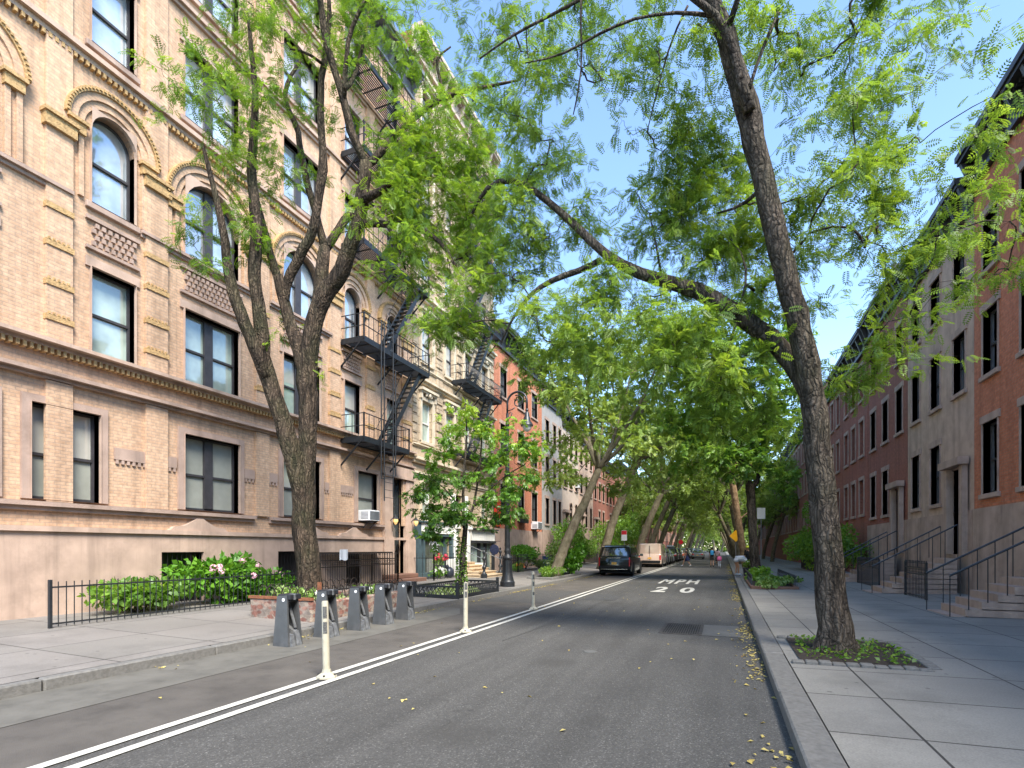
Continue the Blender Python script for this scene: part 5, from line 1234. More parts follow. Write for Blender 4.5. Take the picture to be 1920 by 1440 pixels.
# ------------------------------------------------------------------ iron railings
def railing(label, pts, z0, h, gap, group=None, posts=True, finial=True, mat='iron', deco=True, name='railing', cat='railing'):
    t = thing(name, label, cat, (pts[0][0], pts[0][1], z0), group)
    mr, mp_, mpt = MB(), MB(), MB()
    for (x0, y0), (x1, y1) in zip(pts[:-1], pts[1:]):
        L = math.hypot(x1-x0, y1-y0); n = max(1, int(L/gap)); cx, cy = (x1-x0)/L, (y1-y0)/L
        for zz in (z0+.08, z0+h*.88) + ((z0+h*.70,) if deco else ()): mr.bar((x0, y0, zz), (x1, y1, zz), .022, .03)
        for k in range(n+1):
            x, y = x0+(x1-x0)*k/n, y0+(y1-y0)*k/n
            mp_.tube([(x, y, z0+.02), (x, y, z0+h)], .010, 5)
            if finial: mp_.lathe([(.0, -.01), (.022, .01), (.008, .035), (.02, .055), (0, .10)], (x, y, z0+h), 6)
            if deco and k < n:
                xm, ym = x+cx*L/n/2, y+cy*L/n/2; w2 = L/n/2*.8
                mp_.tube([(xm+cx*w2*math.cos(a), ym+cy*w2*math.cos(a), z0+h*.79+w2*math.sin(a)) for a in np.linspace(0, 6.283, 9)], .006, 4)
        if posts:
            for (x, y) in ((x0, y0), (x1, y1)): mpt.box(x-.028, x+.028, y-.028, y+.028, z0, z0+h+.04, bev=.006)
    mr.build('rail', MT[mat], t); mp_.build('baluster', MT[mat], t)
    if posts: mpt.build('post', MT[mat], t)
    return t
railing('brown black iron railing with ring frieze in front of the areaway', [(-13.3, 18.05), (-12.05, 18.05), (-12.05, 13.2)], .24, 1.2, .115, mat='iron_brown')
railing('low black railing in front of the hydrangea bush', [(-11.55, 12.6), (-11.55, 6.0)], .22, .86, .13, deco=False, finial=False)
railing('black iron railing in front of the teal shopfront', [(-13.4, 21.15), (-12.2, 21.15), (-12.2, 23.7), (-13.0, 23.7)], .24, 1.15, .30, deco=False)
railing('black iron railing before the red brick house garden', [(-12.6, 30.2), (-11.6, 30.2), (-11.6, 41.0), (-13.3, 41.0)], .25, 1.0, .14)
railing('black iron railing along the houses beyond the red brick one', [(-11.6, 42.6), (-11.6, 52.0)], .25, 1.05, .16)
railing('black areaway railing of the near red brick house on the right', [(5.4, 18.6), (5.4, 20.5)], .2, 1.05, .13)
railing('black areaway railing of the brown house on the right', [(5.4, 23.6), (5.4, 27.0)], .2, 1.05, .13)
railing('black areaway railing of the rose brick house on the right', [(5.4, 30.0), (5.4, 45.0)], .2, 1.05, .15)
# cast iron tree pit guard, with lattice
t = thing('tree_guard', 'low black cast iron lattice guard round the young tree pit', 'tree guard', (-8.25, 16.0, .15))
mb = MB(); ml = MB(); gx0, gx1, gy0, gy1 = -9.05, -7.55, 14.5, 17.6
for (x0, y0), (x1, y1) in (((gx0, gy0), (gx1, gy0)), ((gx1, gy0), (gx1, gy1)), ((gx1, gy1), (gx0, gy1)), ((gx0, gy1), (gx0, gy0))):
    L = math.hypot(x1-x0, y1-y0)
    mb.bar((x0, y0, .22), (x1, y1, .22), .05, .10); mb.bar((x0, y0, .52), (x1, y1, .52), .05, .06)
    n = int(L/.14)
    for k in range(n):
        a, b = Vector((x0+(x1-x0)*k/n, y0+(y1-y0)*k/n, .27)), Vector((x0+(x1-x0)*(k+1)/n, y0+(y1-y0)*(k+1)/n, .27))
        ml.tube([a, (a+b)/2+Vector((0, 0, .12)), b+Vector((0, 0, .23))], .010, 4); ml.tube([b, (a+b)/2+Vector((0, 0, .12)), a+Vector((0, 0, .23))], .010, 4)
        ml.tube([a, a+Vector((0, 0, .23))], .009, 4)
for x, y in ((gx0, gy0), (gx1, gy0), (gx1, gy1), (gx0, gy1)): mb.box(x-.045, x+.045, y-.045, y+.045, .13, .66, bev=.01)
mb.build('frame', MT['iron'], t); ml.build('lattice', MT['iron'], t)
mb = MB(); mb.add([(gx0, gy0, .17), (gx1, gy0, .17), (gx1, gy1, .17), (gx0, gy1, .17)], [(0, 1, 2, 3)]); mb.build('soil', MT['soil'], t)
shrub('ground_cover', 'variegated ground cover filling the lattice fenced tree pit', 'ground cover', (-8.3, 16.05, .30), (.62, 1.35, .13), 2200, .085, 'leaf_variegated', seed=45, z0=.17, stems=False, kind='stuff', tint=.6)
# areaway and garden planting
for lab, c, rr, n, s, m, sd, fl, z0 in (
  ('rounded green shrub behind the railing of the red brick house', (-12.4, 33.6, 1.5), (.9, 1.6, .62), 2600, .14, 'leaf_hydrangea', 51, None, .3),
  ('orange and green flowers at the foot of the lamp post railing', (-12.0, 31.4, .5), (.4, .9, .28), 700, .09, 'leaf_young', 52, ('flower_orange', 9, .08), .25),
  ('garden flowers inside the railing of the red brick house', (-12.3, 36.5, .6), (.45, 2.2, .3), 1200, .10, 'leaf_deep', 53, ('flower_white', 8, .07), .25),
  ('low clipped bushy shrub in the bed at the foot of the first leaning plane tree', (-8.3, 26.6, .42), (.62, 1.4, .30), 2400, .09, 'leaf_deep', 54, None, .15),
  ('tall glossy green shrub behind the first leaning plane tree', (-8.1, 29.6, .95), (.60, .75, .85), 2400, .17, 'leaf_hydrangea', 55, None, .15),
  ('yellow green shrub rising behind the glossy one', (-9.4, 30.6, 1.2), (.6, .8, .7), 1400, .13, 'leaf_variegated', 56, None, .2),
  ('feathery green garden tree in front of the grey house', (-11.9, 42.6, 3.0), (1.3, 1.7, 1.1), 3200, .16, 'leaf_young', 57, None, .3),
  ('purple brown bush beside the stoop behind the parked black car', (-12.0, 48.5, 2.1), (1.3, 2.6, 1.2), 3000, .15, 'leaf_deep', 58, None, .3),
  ('dark green garden bush under the columned doorway', (-11.6, 56, 2.3), (1.5, 3.4, 1.5), 3600, .18, 'leaf_deep', 59, None, .3),
  ('dark green bush at the end of the rose coloured houses', (-11.0, 66, 3.2), (1.6, 5., 2.4), 4200, .24, 'leaf_deep', 60, None, .3),
  ('green garden bush behind the areaway railing on the right', (6.0, 34.5, 1.6), (.9, 2.6, 1.2), 3000, .16, 'leaf_deep', 61, None, .2),
  ('broad dark hedge beyond the right hand garden bush', (5.6, 43.5, 2.1), (1.2, 4.5, 1.7), 4200, .2, 'leaf_deep', 62, None, .2)):
    shrub('shrub', lab, 'shrub', c, rr, n, s, m, seed=sd, flowers=fl, z0=z0)
# ivy bed under the right tree
t = thing('planting_bed', 'stone edged ivy bed round the dark barked tree on the right', 'planting bed', (1.6, 24.4, .15))
mb = MB()
for a, b, c_, d in ((.95, 2.6, 22.2, 22.32), (.95, 2.6, 29.9, 30.02), (.95, 1.07, 22.33, 29.89), (2.48, 2.6, 22.33, 29.89)): mb.box(a, b, c_, d, .12, .27, bev=.02)
mb.build('stone_edge', MT['brown_dark'], t)
mb = MB(); mb.add([(1, 22.3, .22), (2.55, 22.3, .22), (2.55, 29.95, .22), (1, 29.95, .22)], [(0, 1, 2, 3)]); mb.build('soil', MT['soil'], t)
shrub('ivy_patch', 'light green ivy spilling over the bed on the right sidewalk', 'ground cover', (1.75, 23.6, .36), (.75, 1.4, .16), 2600, .11, 'leaf_variegated', seed=63, z0=.22, stems=False, kind='stuff', tint=.35)
shrub('ivy_patch', 'ivy mound round the dark trunk on the right sidewalk', 'ground cover', (1.55, 27.3, .5), (.55, 1.2, .3), 1600, .12, 'leaf_young', seed=64, z0=.22, stems=False, kind='stuff', tint=.5)
t = thing('tree_guard', 'low black hooped iron guard round the right ivy bed', 'tree guard', (1.0, 24.5, .27))
mb = MB()
for x in (1.01, 2.54):
    for k in range(19):
        mb.tube([(x, 22.4+k*.4+.5*(.5-.5*math.cos(q*math.pi/7)), .26+.42*math.sin(q*math.pi/7)) for q in range(8)], .012, 5)
mb.build('hoop', MT['iron'], t)

# ------------------------------------------------------------------ street lamp with crook
lx, ly = -8.12, 19.95
t = thing('street_lamp', 'tall black fluted street lamp with a bishop crook and bell lantern', 'street lamp', (lx, ly, .15))
mb = MB(); mb.lathe([(.30, 0), (.30, .20), (.27, .23), (.26, .28), (.22, .42), (.185, .62), (.17, .80), (.17, 1.08), (.205, 1.12), (.215, 1.17), (.19, 1.22), (.13, 1.27), (.11, 1.34), (.135, 1.42), (.115, 1.5), (.10, 1.56), (.12, 1.66), (.105, 1.78)], (lx, ly, .15), 24)
for k in range(12):
    a = k*6.283/12; mb.bar((lx+.20*math.cos(a)*1.0, ly+.20*math.sin(a), .15+.5), (lx+.178*math.cos(a), ly+.178*math.sin(a), .15+1.06), .018)
mb.build('pedestal', MT['iron'], t, 'auto')
mb = MB(); mb.lathe([(.105, 1.75), (.10, 4.4), (.13, 4.45), (.13, 4.55), (.085, 4.6), (.075, 5.35), (.09, 5.42), (.14, 5.5), (.15, 5.62), (.10, 5.7), (.07, 5.8), (.065, 6.5), (.085, 6.55), (.06, 6.62), (.055, 7.0)], (lx, ly, .15), 16)
for k in range(10):
    a = k*.6283; mb.bar((lx+.103*math.cos(a), ly+.103*math.sin(a), 2.0), (lx+.10*math.cos(a), ly+.10*math.sin(a), 4.45), .012)
mb.build('shaft', MT['iron'], t, 'auto')
crx = .42
mb = MB(); zc = 7.55
arc = [(lx, ly, 7.1)]+[(lx+crx-crx*math.cos(a), ly, zc+crx*1.0*math.sin(a)) for a in np.linspace(0, math.pi, 14)]+[(lx+2*crx, ly, 7.2)]
mb.tube(arc, .045, 8)
sp = [(lx+crx+.02+(.05+.03*a)*math.cos(a+.6)*1.0, ly, zc+.02+(.05+.03*a)*math.sin(a+.6)) for a in np.linspace(0, 7.6, 26)]
mb.tube(sp, .024, 6); mb.tube([(lx+.03, ly, 6.9), (lx+.16, ly, 7.0), (lx+.2, ly, 7.14), (lx+.12, ly, 7.2), (lx+.1, ly, 7.1)], .02, 6)
mb.tube([(lx+.03, ly, 7.25), (lx+.2, ly, 7.28), (lx+.32, ly, 7.35)], .02, 6)
mb.build('crook', MT['iron'], t, True)
mb = MB(); mb.lathe([(.05, 7.25), (.07, 7.2), (.05, 7.14), (.09, 7.08), (.10, 6.95), (.13, 6.90), (.15, 6.76), (.22, 6.66), (.25, 6.60), (.25, 6.57), (.22, 6.58)][::-1], (lx+2*crx, ly, 0), 20); mb.build('lantern_hood', MT['iron'], t, 'auto')
mb = MB(); mb.lathe([(.0, 6.33), (.07, 6.35), (.14, 6.42), (.19, 6.56), (.19, 6.6)], (lx+2*crx, ly, 0), 18); mb.build('globe', M('frosted_globe', (.62, .62, .58), .3, .05), t, True)

# ------------------------------------------------------------------ small fittings on the near building
for k, (u, lb) in enumerate(((19.42, 'amber glass wall lantern left of the tall black door'), (21.05, 'amber glass wall lantern right of the tall black door'))):
    x, y = FX+.42, u; t = thing('wall_lantern', lb, 'wall lantern', (x, y, 2.75), 'amber lanterns beside the entrance')
    mb = MB(); mb.lathe([(.0, 2.70), (.05, 2.74), (.105, 2.84), (.11, 2.92), (.09, 2.96)], (x, y, 0), 8); mb.build('glass', MT['amber'], t)
    mb = MB(); mb.lathe([(.12, 2.96), (.10, 3.0), (.05, 3.05), (.02, 3.12), (0, 3.16)], (x, y, 0), 8); mb.tube([(FX+.16, y, 2.9), (FX+.3, y, 3.02), (x, y, 3.1)], .018, 6); mb.build('bracket', MT['iron'], t)
x, y = FX+.38, 14.15
t = thing('wall_lantern', 'old grey green wall lantern above the dark basement doorway', 'wall lantern', (x, y, 1.7))
mb = MB(); mb.lathe([(.0, 1.62), (.04, 1.66), (.07, 1.76), (.1, 1.9)], (x, y, 0), 8); mb.build('glass', MT['glass_green'], t)
mb = MB(); mb.lathe([(.12, 1.9), (.13, 1.93), (.08, 1.98), (.04, 2.05), (0, 2.08)], (x, y, 0), 8); mb.tube([(FX+.1, y, 1.66), (FX+.24, y, 1.6), (x, y, 1.64)], .02, 6); mb.build('bracket', MT['iron'], t)
def ac_unit(u, z, w_, h, d, lb, F=F):
    t = thing('air_conditioner', lb, 'air conditioner', F.p(u+w_/2, z, d/2))
    mb = MB(); F.box(mb, u, u+w_, z, z+h, -.1, d, bev=.015); mb.build('case', MT['white'], t)
    mb = MB(); F.box(mb, u+.04, u+w_-.04, z+.04, z+h-.04, d+.001, d+.008)
    for k in range(8): F.box(mb, u+.02, u+w_-.02, z+.06+k*(h-.1)/8, z+.075+k*(h-.1)/8, d+.008, d+.014)
    for k in range(6): mb.box(F.p(0, 0, .1)[0], F.p(0, 0, d-.06)[0], u-.006, u-.001, z+.08+k*.05, z+.1+k*.05)
    mb.build('grille', MT['cornice_grey'], t)
    mb = MB(); mb.bar(F.p(u+.1, z-.02, d-.1), F.p(u+.1, z-.3, .1), .03); mb.bar(F.p(u+w_-.1, z-.02, d-.1), F.p(u+w_-.1, z-.3, .1), .03); F.box(mb, u+.05, u+w_-.05, z-.03, z-.002, .0, d-.05); mb.build('bracket', MT['iron'], t)
ac_unit(17.5, 2.80, .66, .42, .5, 'white window air conditioner above the water table of the tan brick building')
ac_unit(37.9, 3.15, 1.0, .55, .55, 'white window air conditioner on the red brick house')
ac_unit(6.6+44, 7.6, .7, .45, .45, 'small white air conditioner on the rose brownstone house')
t = thing('notice_sheet', 'white paper sheet hung on the areaway railing', 'notice', (-12.0, 14.75, 1.3))
mb = MB(); rg = []
for k in range(9):
    y = 14.5+k*.055; rg.append([(-11.98+.02*math.sin(k*1.3), y, 1.30+.02*math.sin(k)), (-11.985+.02*math.sin(k*1.3), y, 1.30+.02*math.sin(k)+.005), (-12.0+.015*math.cos(k), y+.01, 1.66), (-11.995+.015*math.cos(k), y+.01, 1.66)])
mb.loft(rg); mb.build('sheet', MT['white'], t)
t = thing('window_box', 'black window box with pale flowers on the red brick house', 'window box', (-13.2, 35.7, 3.6))
mb = MB(); F.box(mb, 35.1, 36.3, 3.5, 3.78, .1, .4, bev=.02); mb.build('box', MT['iron'], t)
r = np.random.default_rng(3); n = 300; pos = np.stack([r.uniform(.1, .45, n)-.3, r.uniform(-.6, .6, n), r.uniform(.15, .5, n)], 1); ax = r.normal(0, 1, (n, 3))
o = link(bpy.data.objects.new('plants', leaf_mesh('plants', pos, ax, r.uniform(.1, .15, n), T_LEAF, MT['leaf_variegated'], r))); o.parent = t
# display of flowers and buckets at the shop
shrub('flower_display', 'red and magenta flowers in pots outside the teal shopfront', 'flowers', (-12.9, 22.9, 1.15), (.3, .55, .3), 260, .09, 'leaf_deep', seed=71, flowers=('flower_red', 9, .12), z0=.3)
shrub('flower_display', 'white flowers in low pots outside the teal shopfront', 'flowers', (-12.75, 22.6, .55), (.3, .5, .22), 320, .09, 'leaf_young', seed=72, flowers=('flower_white', 9, .09), z0=.25)
t = thing('rubbish_bag', 'dark blue grey sack leaning below the flower display', 'bag', (-12.6, 23.3, .25))
mb = MB(); mb.ico((-12.6, 23.35, .5), .3, 2, sc=(.8, .9, 1.0)); mb.ico((-12.62, 23.2, .8), .12, 1, sc=(.7, .7, 1)); mb.build('sack', M('sack_plastic', (.03, .035, .05), .35), t, True)
for x, y, c in ((-12.4, 38.4, 'blue'), (-12.4, 39.4, 'black')):
    t = thing('wheelie_bin', '%s lidded bin behind the railing of the red brick house' % c, 'bin', (x, y, .27))
    mb = MB(); mb.loft([[(x-.22, y-.22, .27), (x+.22, y-.22, .27), (x+.22, y+.22, .27), (x-.22, y+.22, .27)], [(x-.28, y-.28, 1.05), (x+.28, y-.28, 1.05), (x+.28, y+.28, 1.05), (x-.28, y+.28, 1.05)]])
    mb.build('body', M('bin_'+c, (.02, .06, .2) if c == 'blue' else (.02, .02, .02), .5), t)
    mb = MB(); mb.box(x-.30, x+.32, y-.3, y+.3, 1.051, 1.13, bev=.03); mb.build('lid', M('bin_lid_'+c, (.02, .05, .16) if c == 'blue' else (.03, .03, .03), .5), t)
# planter bench bed of the first leaning plane
t = thing('planting_bed', 'low stone edged bed round the first leaning plane tree', 'planting bed', (-8.3, 27, .15))
mb = MB()
for a, b, c_, d in ((-9.1, -7.75, 24.9, 25.03), (-9.1, -7.75, 30.3, 30.43), (-9.1, -8.98, 25.04, 30.29), (-7.87, -7.75, 25.04, 30.29)): mb.box(a, b, c_, d, .12, .28, bev=.02)
mb.build('stone_edge', MT['kerb'], t)
mb = MB(); mb.add([(-9, 25, .2), (-7.8, 25, .2), (-7.8, 30.4, .2), (-9, 30.4, .2)], [(0, 1, 2, 3)]); mb.build('soil', MT['soil'], t)

# ------------------------------------------------------------------ drain grate, cover, litter of leaves
t = thing('drain_grate', 'rusty barred storm drain grate set in the road', 'drain grate', (-.8, 11.75, .0))
mb = MB()
for a, b, c_, d in ((-1.22, -.40, 11.0, 11.07), (-1.22, -.40, 12.45, 12.52), (-1.22, -1.15, 11.07, 12.45), (-.47, -.40, 11.07, 12.45)): mb.box(a, b, c_, d, -.02, .014)
for k in range(15): mb.box(-1.13+k*.0445, -1.108+k*.0445, 11.07, 12.45, -.02, .012)
mb.build('bars', M('rusty_iron', (.05, .045, .04), .8, .4, 12), t)
mb = MB(); mb.add([(-1.2, 11.02, .005), (-.42, 11.02, .005), (-.42, 12.5, .005), (-1.2, 12.5, .005)], [(0, 1, 2, 3)]); mb.build('pit', M('black_pit', (.008, .008, .008), .9), t)
mb = MB(); mb.add([(-.40, 11.0, .007), (.30, 11.0, .007), (.30, 12.55, .007), (-.40, 12.55, .007)], [(0, 1, 2, 3)]); o = mb.build('road_patch', MT['concrete_lt']); o['kind'] = 'structure'
mb = MB(); mb.lathe([(0, .0), (.11, 0), (.11, .008), (0, .008)], (0, 0, 0), 20)
p = W(1107, 1222, 1700/(1222-1028)); t = thing('valve_cover', 'small round iron valve cover in the middle of the road', 'cover', (p[0], p[1], .0)); mb.build('lid', MT['concrete_lt'], t, xf=Matrix.Translation((p[0], p[1], .001)))
r = np.random.default_rng(77); n = 5200
yy = np.concatenate([r.uniform(3, 60, 3200), r.uniform(5, 45, 1500), r.uniform(4, 40, 500)])
xx = np.concatenate([KR-np.abs(r.normal(0, .16, 3200))-.02, KL+np.abs(r.normal(0, .12, 1500))+.02, r.uniform(-7.3, .4, 500)*np.where(np.arange(500) < 170, 1, 1e4)])
clump = (np.sin(yy*1.7)+np.sin(yy*.63+1)+r.normal(0, .7, n)) > -.1; clump[4700:] = True; clump &= np.abs(xx) < 9; xx, yy = xx[clump], yy[clump]
pos = np.stack([xx, yy, np.where(xx < KL+1.2, .018, .010)+r.uniform(0, .012, len(xx))], 1); ax = np.stack([r.normal(0, 1, len(xx)), r.normal(0, 1, len(xx)), r.normal(0, .12, len(xx))], 1)
o = link(bpy.data.objects.new('fallen_leaves', leaf_mesh('fallen_leaves', pos, ax, r.uniform(.03, .075, len(xx)), T_LEAF, MT['leaf_fallen'], r, roll=.15))); o['kind'] = 'stuff'; props(o, 'yellow fallen leaves gathered along the gutters', 'fallen leaves')

t = thing('tree_pit', 'square earth pit with granite setts round the near right locust', 'tree pit', (1.9, 9.25, .15))
mb = MB(); mb.add([(.98, 8.2, .172), (2.4, 8.2, .18), (2.4, 10.2, .18), (.98, 10.2, .172)], [(0, 1, 2, 3)]); mb.build('soil', MT['soil'], t)
mb = MB()
for k in range(10): mb.box(.86+.158*k, .86+.158*k+.148, 8.05, 8.19, .1, .19+.008*(k % 3), bev=.012); mb.box(.86+.158*k, .86+.158*k+.148, 10.21, 10.35, .1, .19+.008*(k % 2), bev=.012)
for k in range(13): mb.box(2.41, 2.55, 8.2+.154*k, 8.2+.154*k+.145, .1, .195+.008*(k % 3), bev=.012)
mb.build('granite_setts', MT['kerb'], t, 'auto')
r = np.random.default_rng(70); n = 500; pos = np.stack([r.uniform(-.85, .48, n), r.uniform(-1., .9, n), np.full(n, .045)+r.uniform(0, .05, n)], 1)
o = link(bpy.data.objects.new('weeds', leaf_mesh('weeds', pos, np.stack([r.normal(0, 1, n), r.normal(0, 1, n), r.uniform(.1, .8, n)], 1), r.uniform(.03, .08, n), T_LEAF, MT['leaf_deep'], r))); o.parent = t
for (x0, x1, y0, y1) in ((-4.4, -3.3, 17.2, 19.6), (-7.3, -5.2, 15.5, 20.5), (-3.9, -2.6, 33, 37)):
    mb = MB(); mb.add([(x0, y0, .0062), (x1, y0+.06, .0062), (x1-.03, y1, .0062), (x0+.04, y1-.05, .0062)], [(0, 1, 2, 3)]); o = mb.build('road_patch', MT['patch_dark'] if x0 > -5 else MT['patch_mid']); o['kind'] = 'structure'
def seam(pts, w_=.022):
    mb = MB(); P, _ = resample([(x, y, .0085) for x, y in pts], [1]*len(pts), .15); rr = random.Random(int(pts[0][1]*10)); L = []; off = 0
    for i, q in enumerate(P):
        off = off*.9+rr.uniform(-.02, .02); L.append((q[0]+off, q[1]+off*.6, q[2]))
    for a, b in zip(L[:-1], L[1:]):
        a, b = Vector(a), Vector(b); n_ = Vector((-(b-a).y, (b-a).x, 0)).normalized()*w_*rr.uniform(.35, .6); mb.add([tuple(a-n_), tuple(a+n_), tuple(b+n_), tuple(b-n_)], [(0, 1, 2, 3)])
    o = mb.build('tar_seam', MT['tar']); o['kind'] = 'structure'
seam([(-3.75, 9.), (-3.5, 14), (-3.7, 20), (-3.6, 30)], .012)

# ------------------------------------------------------------------ signs
def pole_sign(name, lab, x, y, h, w_, sh, mat, parts=None):
    t = thing(name, lab, 'sign', (x, y, .15))
    mb = MB(); mb.tube([(x, y, .13), (x, y, h+sh)], .028, 8); mb.build('pole', MT['cornice_grey'], t)
    mb = MB(); mb.box(x-w_/2, x+w_/2, y-.045, y-.033, h, h+sh); o = mb.build('plate', mat, t); return t
wht = MT['white']; redm = M('sign_red', (.6, .02, .03), .4, .05); yel = M('sign_yellow', (.85, .42, .01), .4, .05)
t = pole_sign('parking_sign', 'red and white parking sign between the black car and the tan van', -7.8, 45.3, 2.35, .46, .85, wht)
mb = MB(); mb.box(-8.02, -7.58, 45.25, 45.254, 2.85, 3.18); mb.build('red_band', redm, t)
t = pole_sign('street_sign', 'white parking notice on a pole behind the dark barked tree', 1.95, 33.0, 3.35, .42, .62, wht)
t = thing('warning_sign', 'yellow diamond warning sign beside the tan barked tree', 'sign', (.95, 49, .15))
mb = MB(); mb.tube([(.95, 49, .13), (.95, 49, 3.2)], .03, 8); mb.build('pole', MT['cornice_grey'], t)
mb = MB(); mb.loft([[(.95+q*math.cos(a), yy_, 2.75+q*math.sin(a)) for a in np.arange(4)*math.pi/2] for yy_, q in ((48.94, .5), (48.952, .5))]); mb.build('plate', yel, t)
t = thing('stop_sign', 'small round red stop sign over the far parked cars', 'sign', (-7.7, 108, .15))
mb = MB(); mb.tube([(-7.7, 108, .13), (-7.7, 108, 3.3)], .03, 8); mb.build('pole', MT['cornice_grey'], t)
mb = MB(); mb.loft([[(-7.7+.45*math.cos(a+.39), yy_, 2.9+.45*math.sin(a+.39)) for a in np.arange(8)*math.pi/4] for yy_ in (107.94, 107.955)]); mb.build('plate', redm, t)

# ------------------------------------------------------------------ vehicles (built nose towards +Y, rear bumper at y=0)
MT['tyre'] = M('tyre_rubber', (.018, .018, .018), .85, .2, 20); MT['rim'] = M('alloy_rim', (.28, .28, .29), .3, .1, metal=.8)
MT['chrome'] = M('chrome_trim', (.55, .55, .56), .2, .05, metal=.9); MT['tail_red'] = M('tail_lamp_red', (.62, .03, .04), .2, .15, 20, coat=.5)
MT['plate'] = M('orange_plate', (.75, .40, .08), .5, .1); MT['car_glass'] = glassmat('car_glass', (.012, .014, .015), .3, .5)
MT['under'] = M('underbody_black', (.012, .012, .012), .7)
def paint(n, c, metal=.3): return M('car_paint_'+n, c, .28, .06, 2, metal=metal, coat=.9)
def ring(y, hw, z0, z1, bev=.12, tumble=0.):
    b = bev; t = tumble
    return [(-hw+b*.5, y, z0), (hw-b*.5, y, z0), (hw, y, z0+b), (hw+.0, y, (z0+z1)/2), (hw-t*.5, y, z1-b), (hw-t-b, y, z1), (-hw+t+b, y, z1), (-hw+t*.5, y, z1-b), (-hw, y, (z0+z1)/2), (-hw, y, z0+b)]
def wheel(t, x, y, r, w_):
    mb = MB(); s = 1 if x > 0 else -1
    prof = [(r*.66, -w_/2), (r*.93, -w_/2), (r, -w_/2+.03), (r, w_/2-.03), (r*.93, w_/2), (r*.66, w_/2)]
    xf = Matrix.Translation((x, y, r)) @ Matrix.Rotation(R(90), 4, 'Y')
    mb.lathe(prof, n=24); o = mb.build('wheel', MT['tyre'], t, 'auto', xf=xf)
    mb = MB(); mb.lathe([(0, -w_/2+.03), (r*.67, -w_/2+.03), (r*.67, w_/2-.02), (r*.6, w_/2-.015), (r*.56, w_/2-.05), (0, w_/2-.05)], n=20)
    for k in range(5):
        a = k*1.2566; mb.bar((0, 0, s*(w_/2-.03)), (r*.6*math.cos(a), r*.6*math.sin(a), s*(w_/2-.02)), .05, .03)
    mb.build('rim', MT['rim'], o, 'auto', xf=xf)
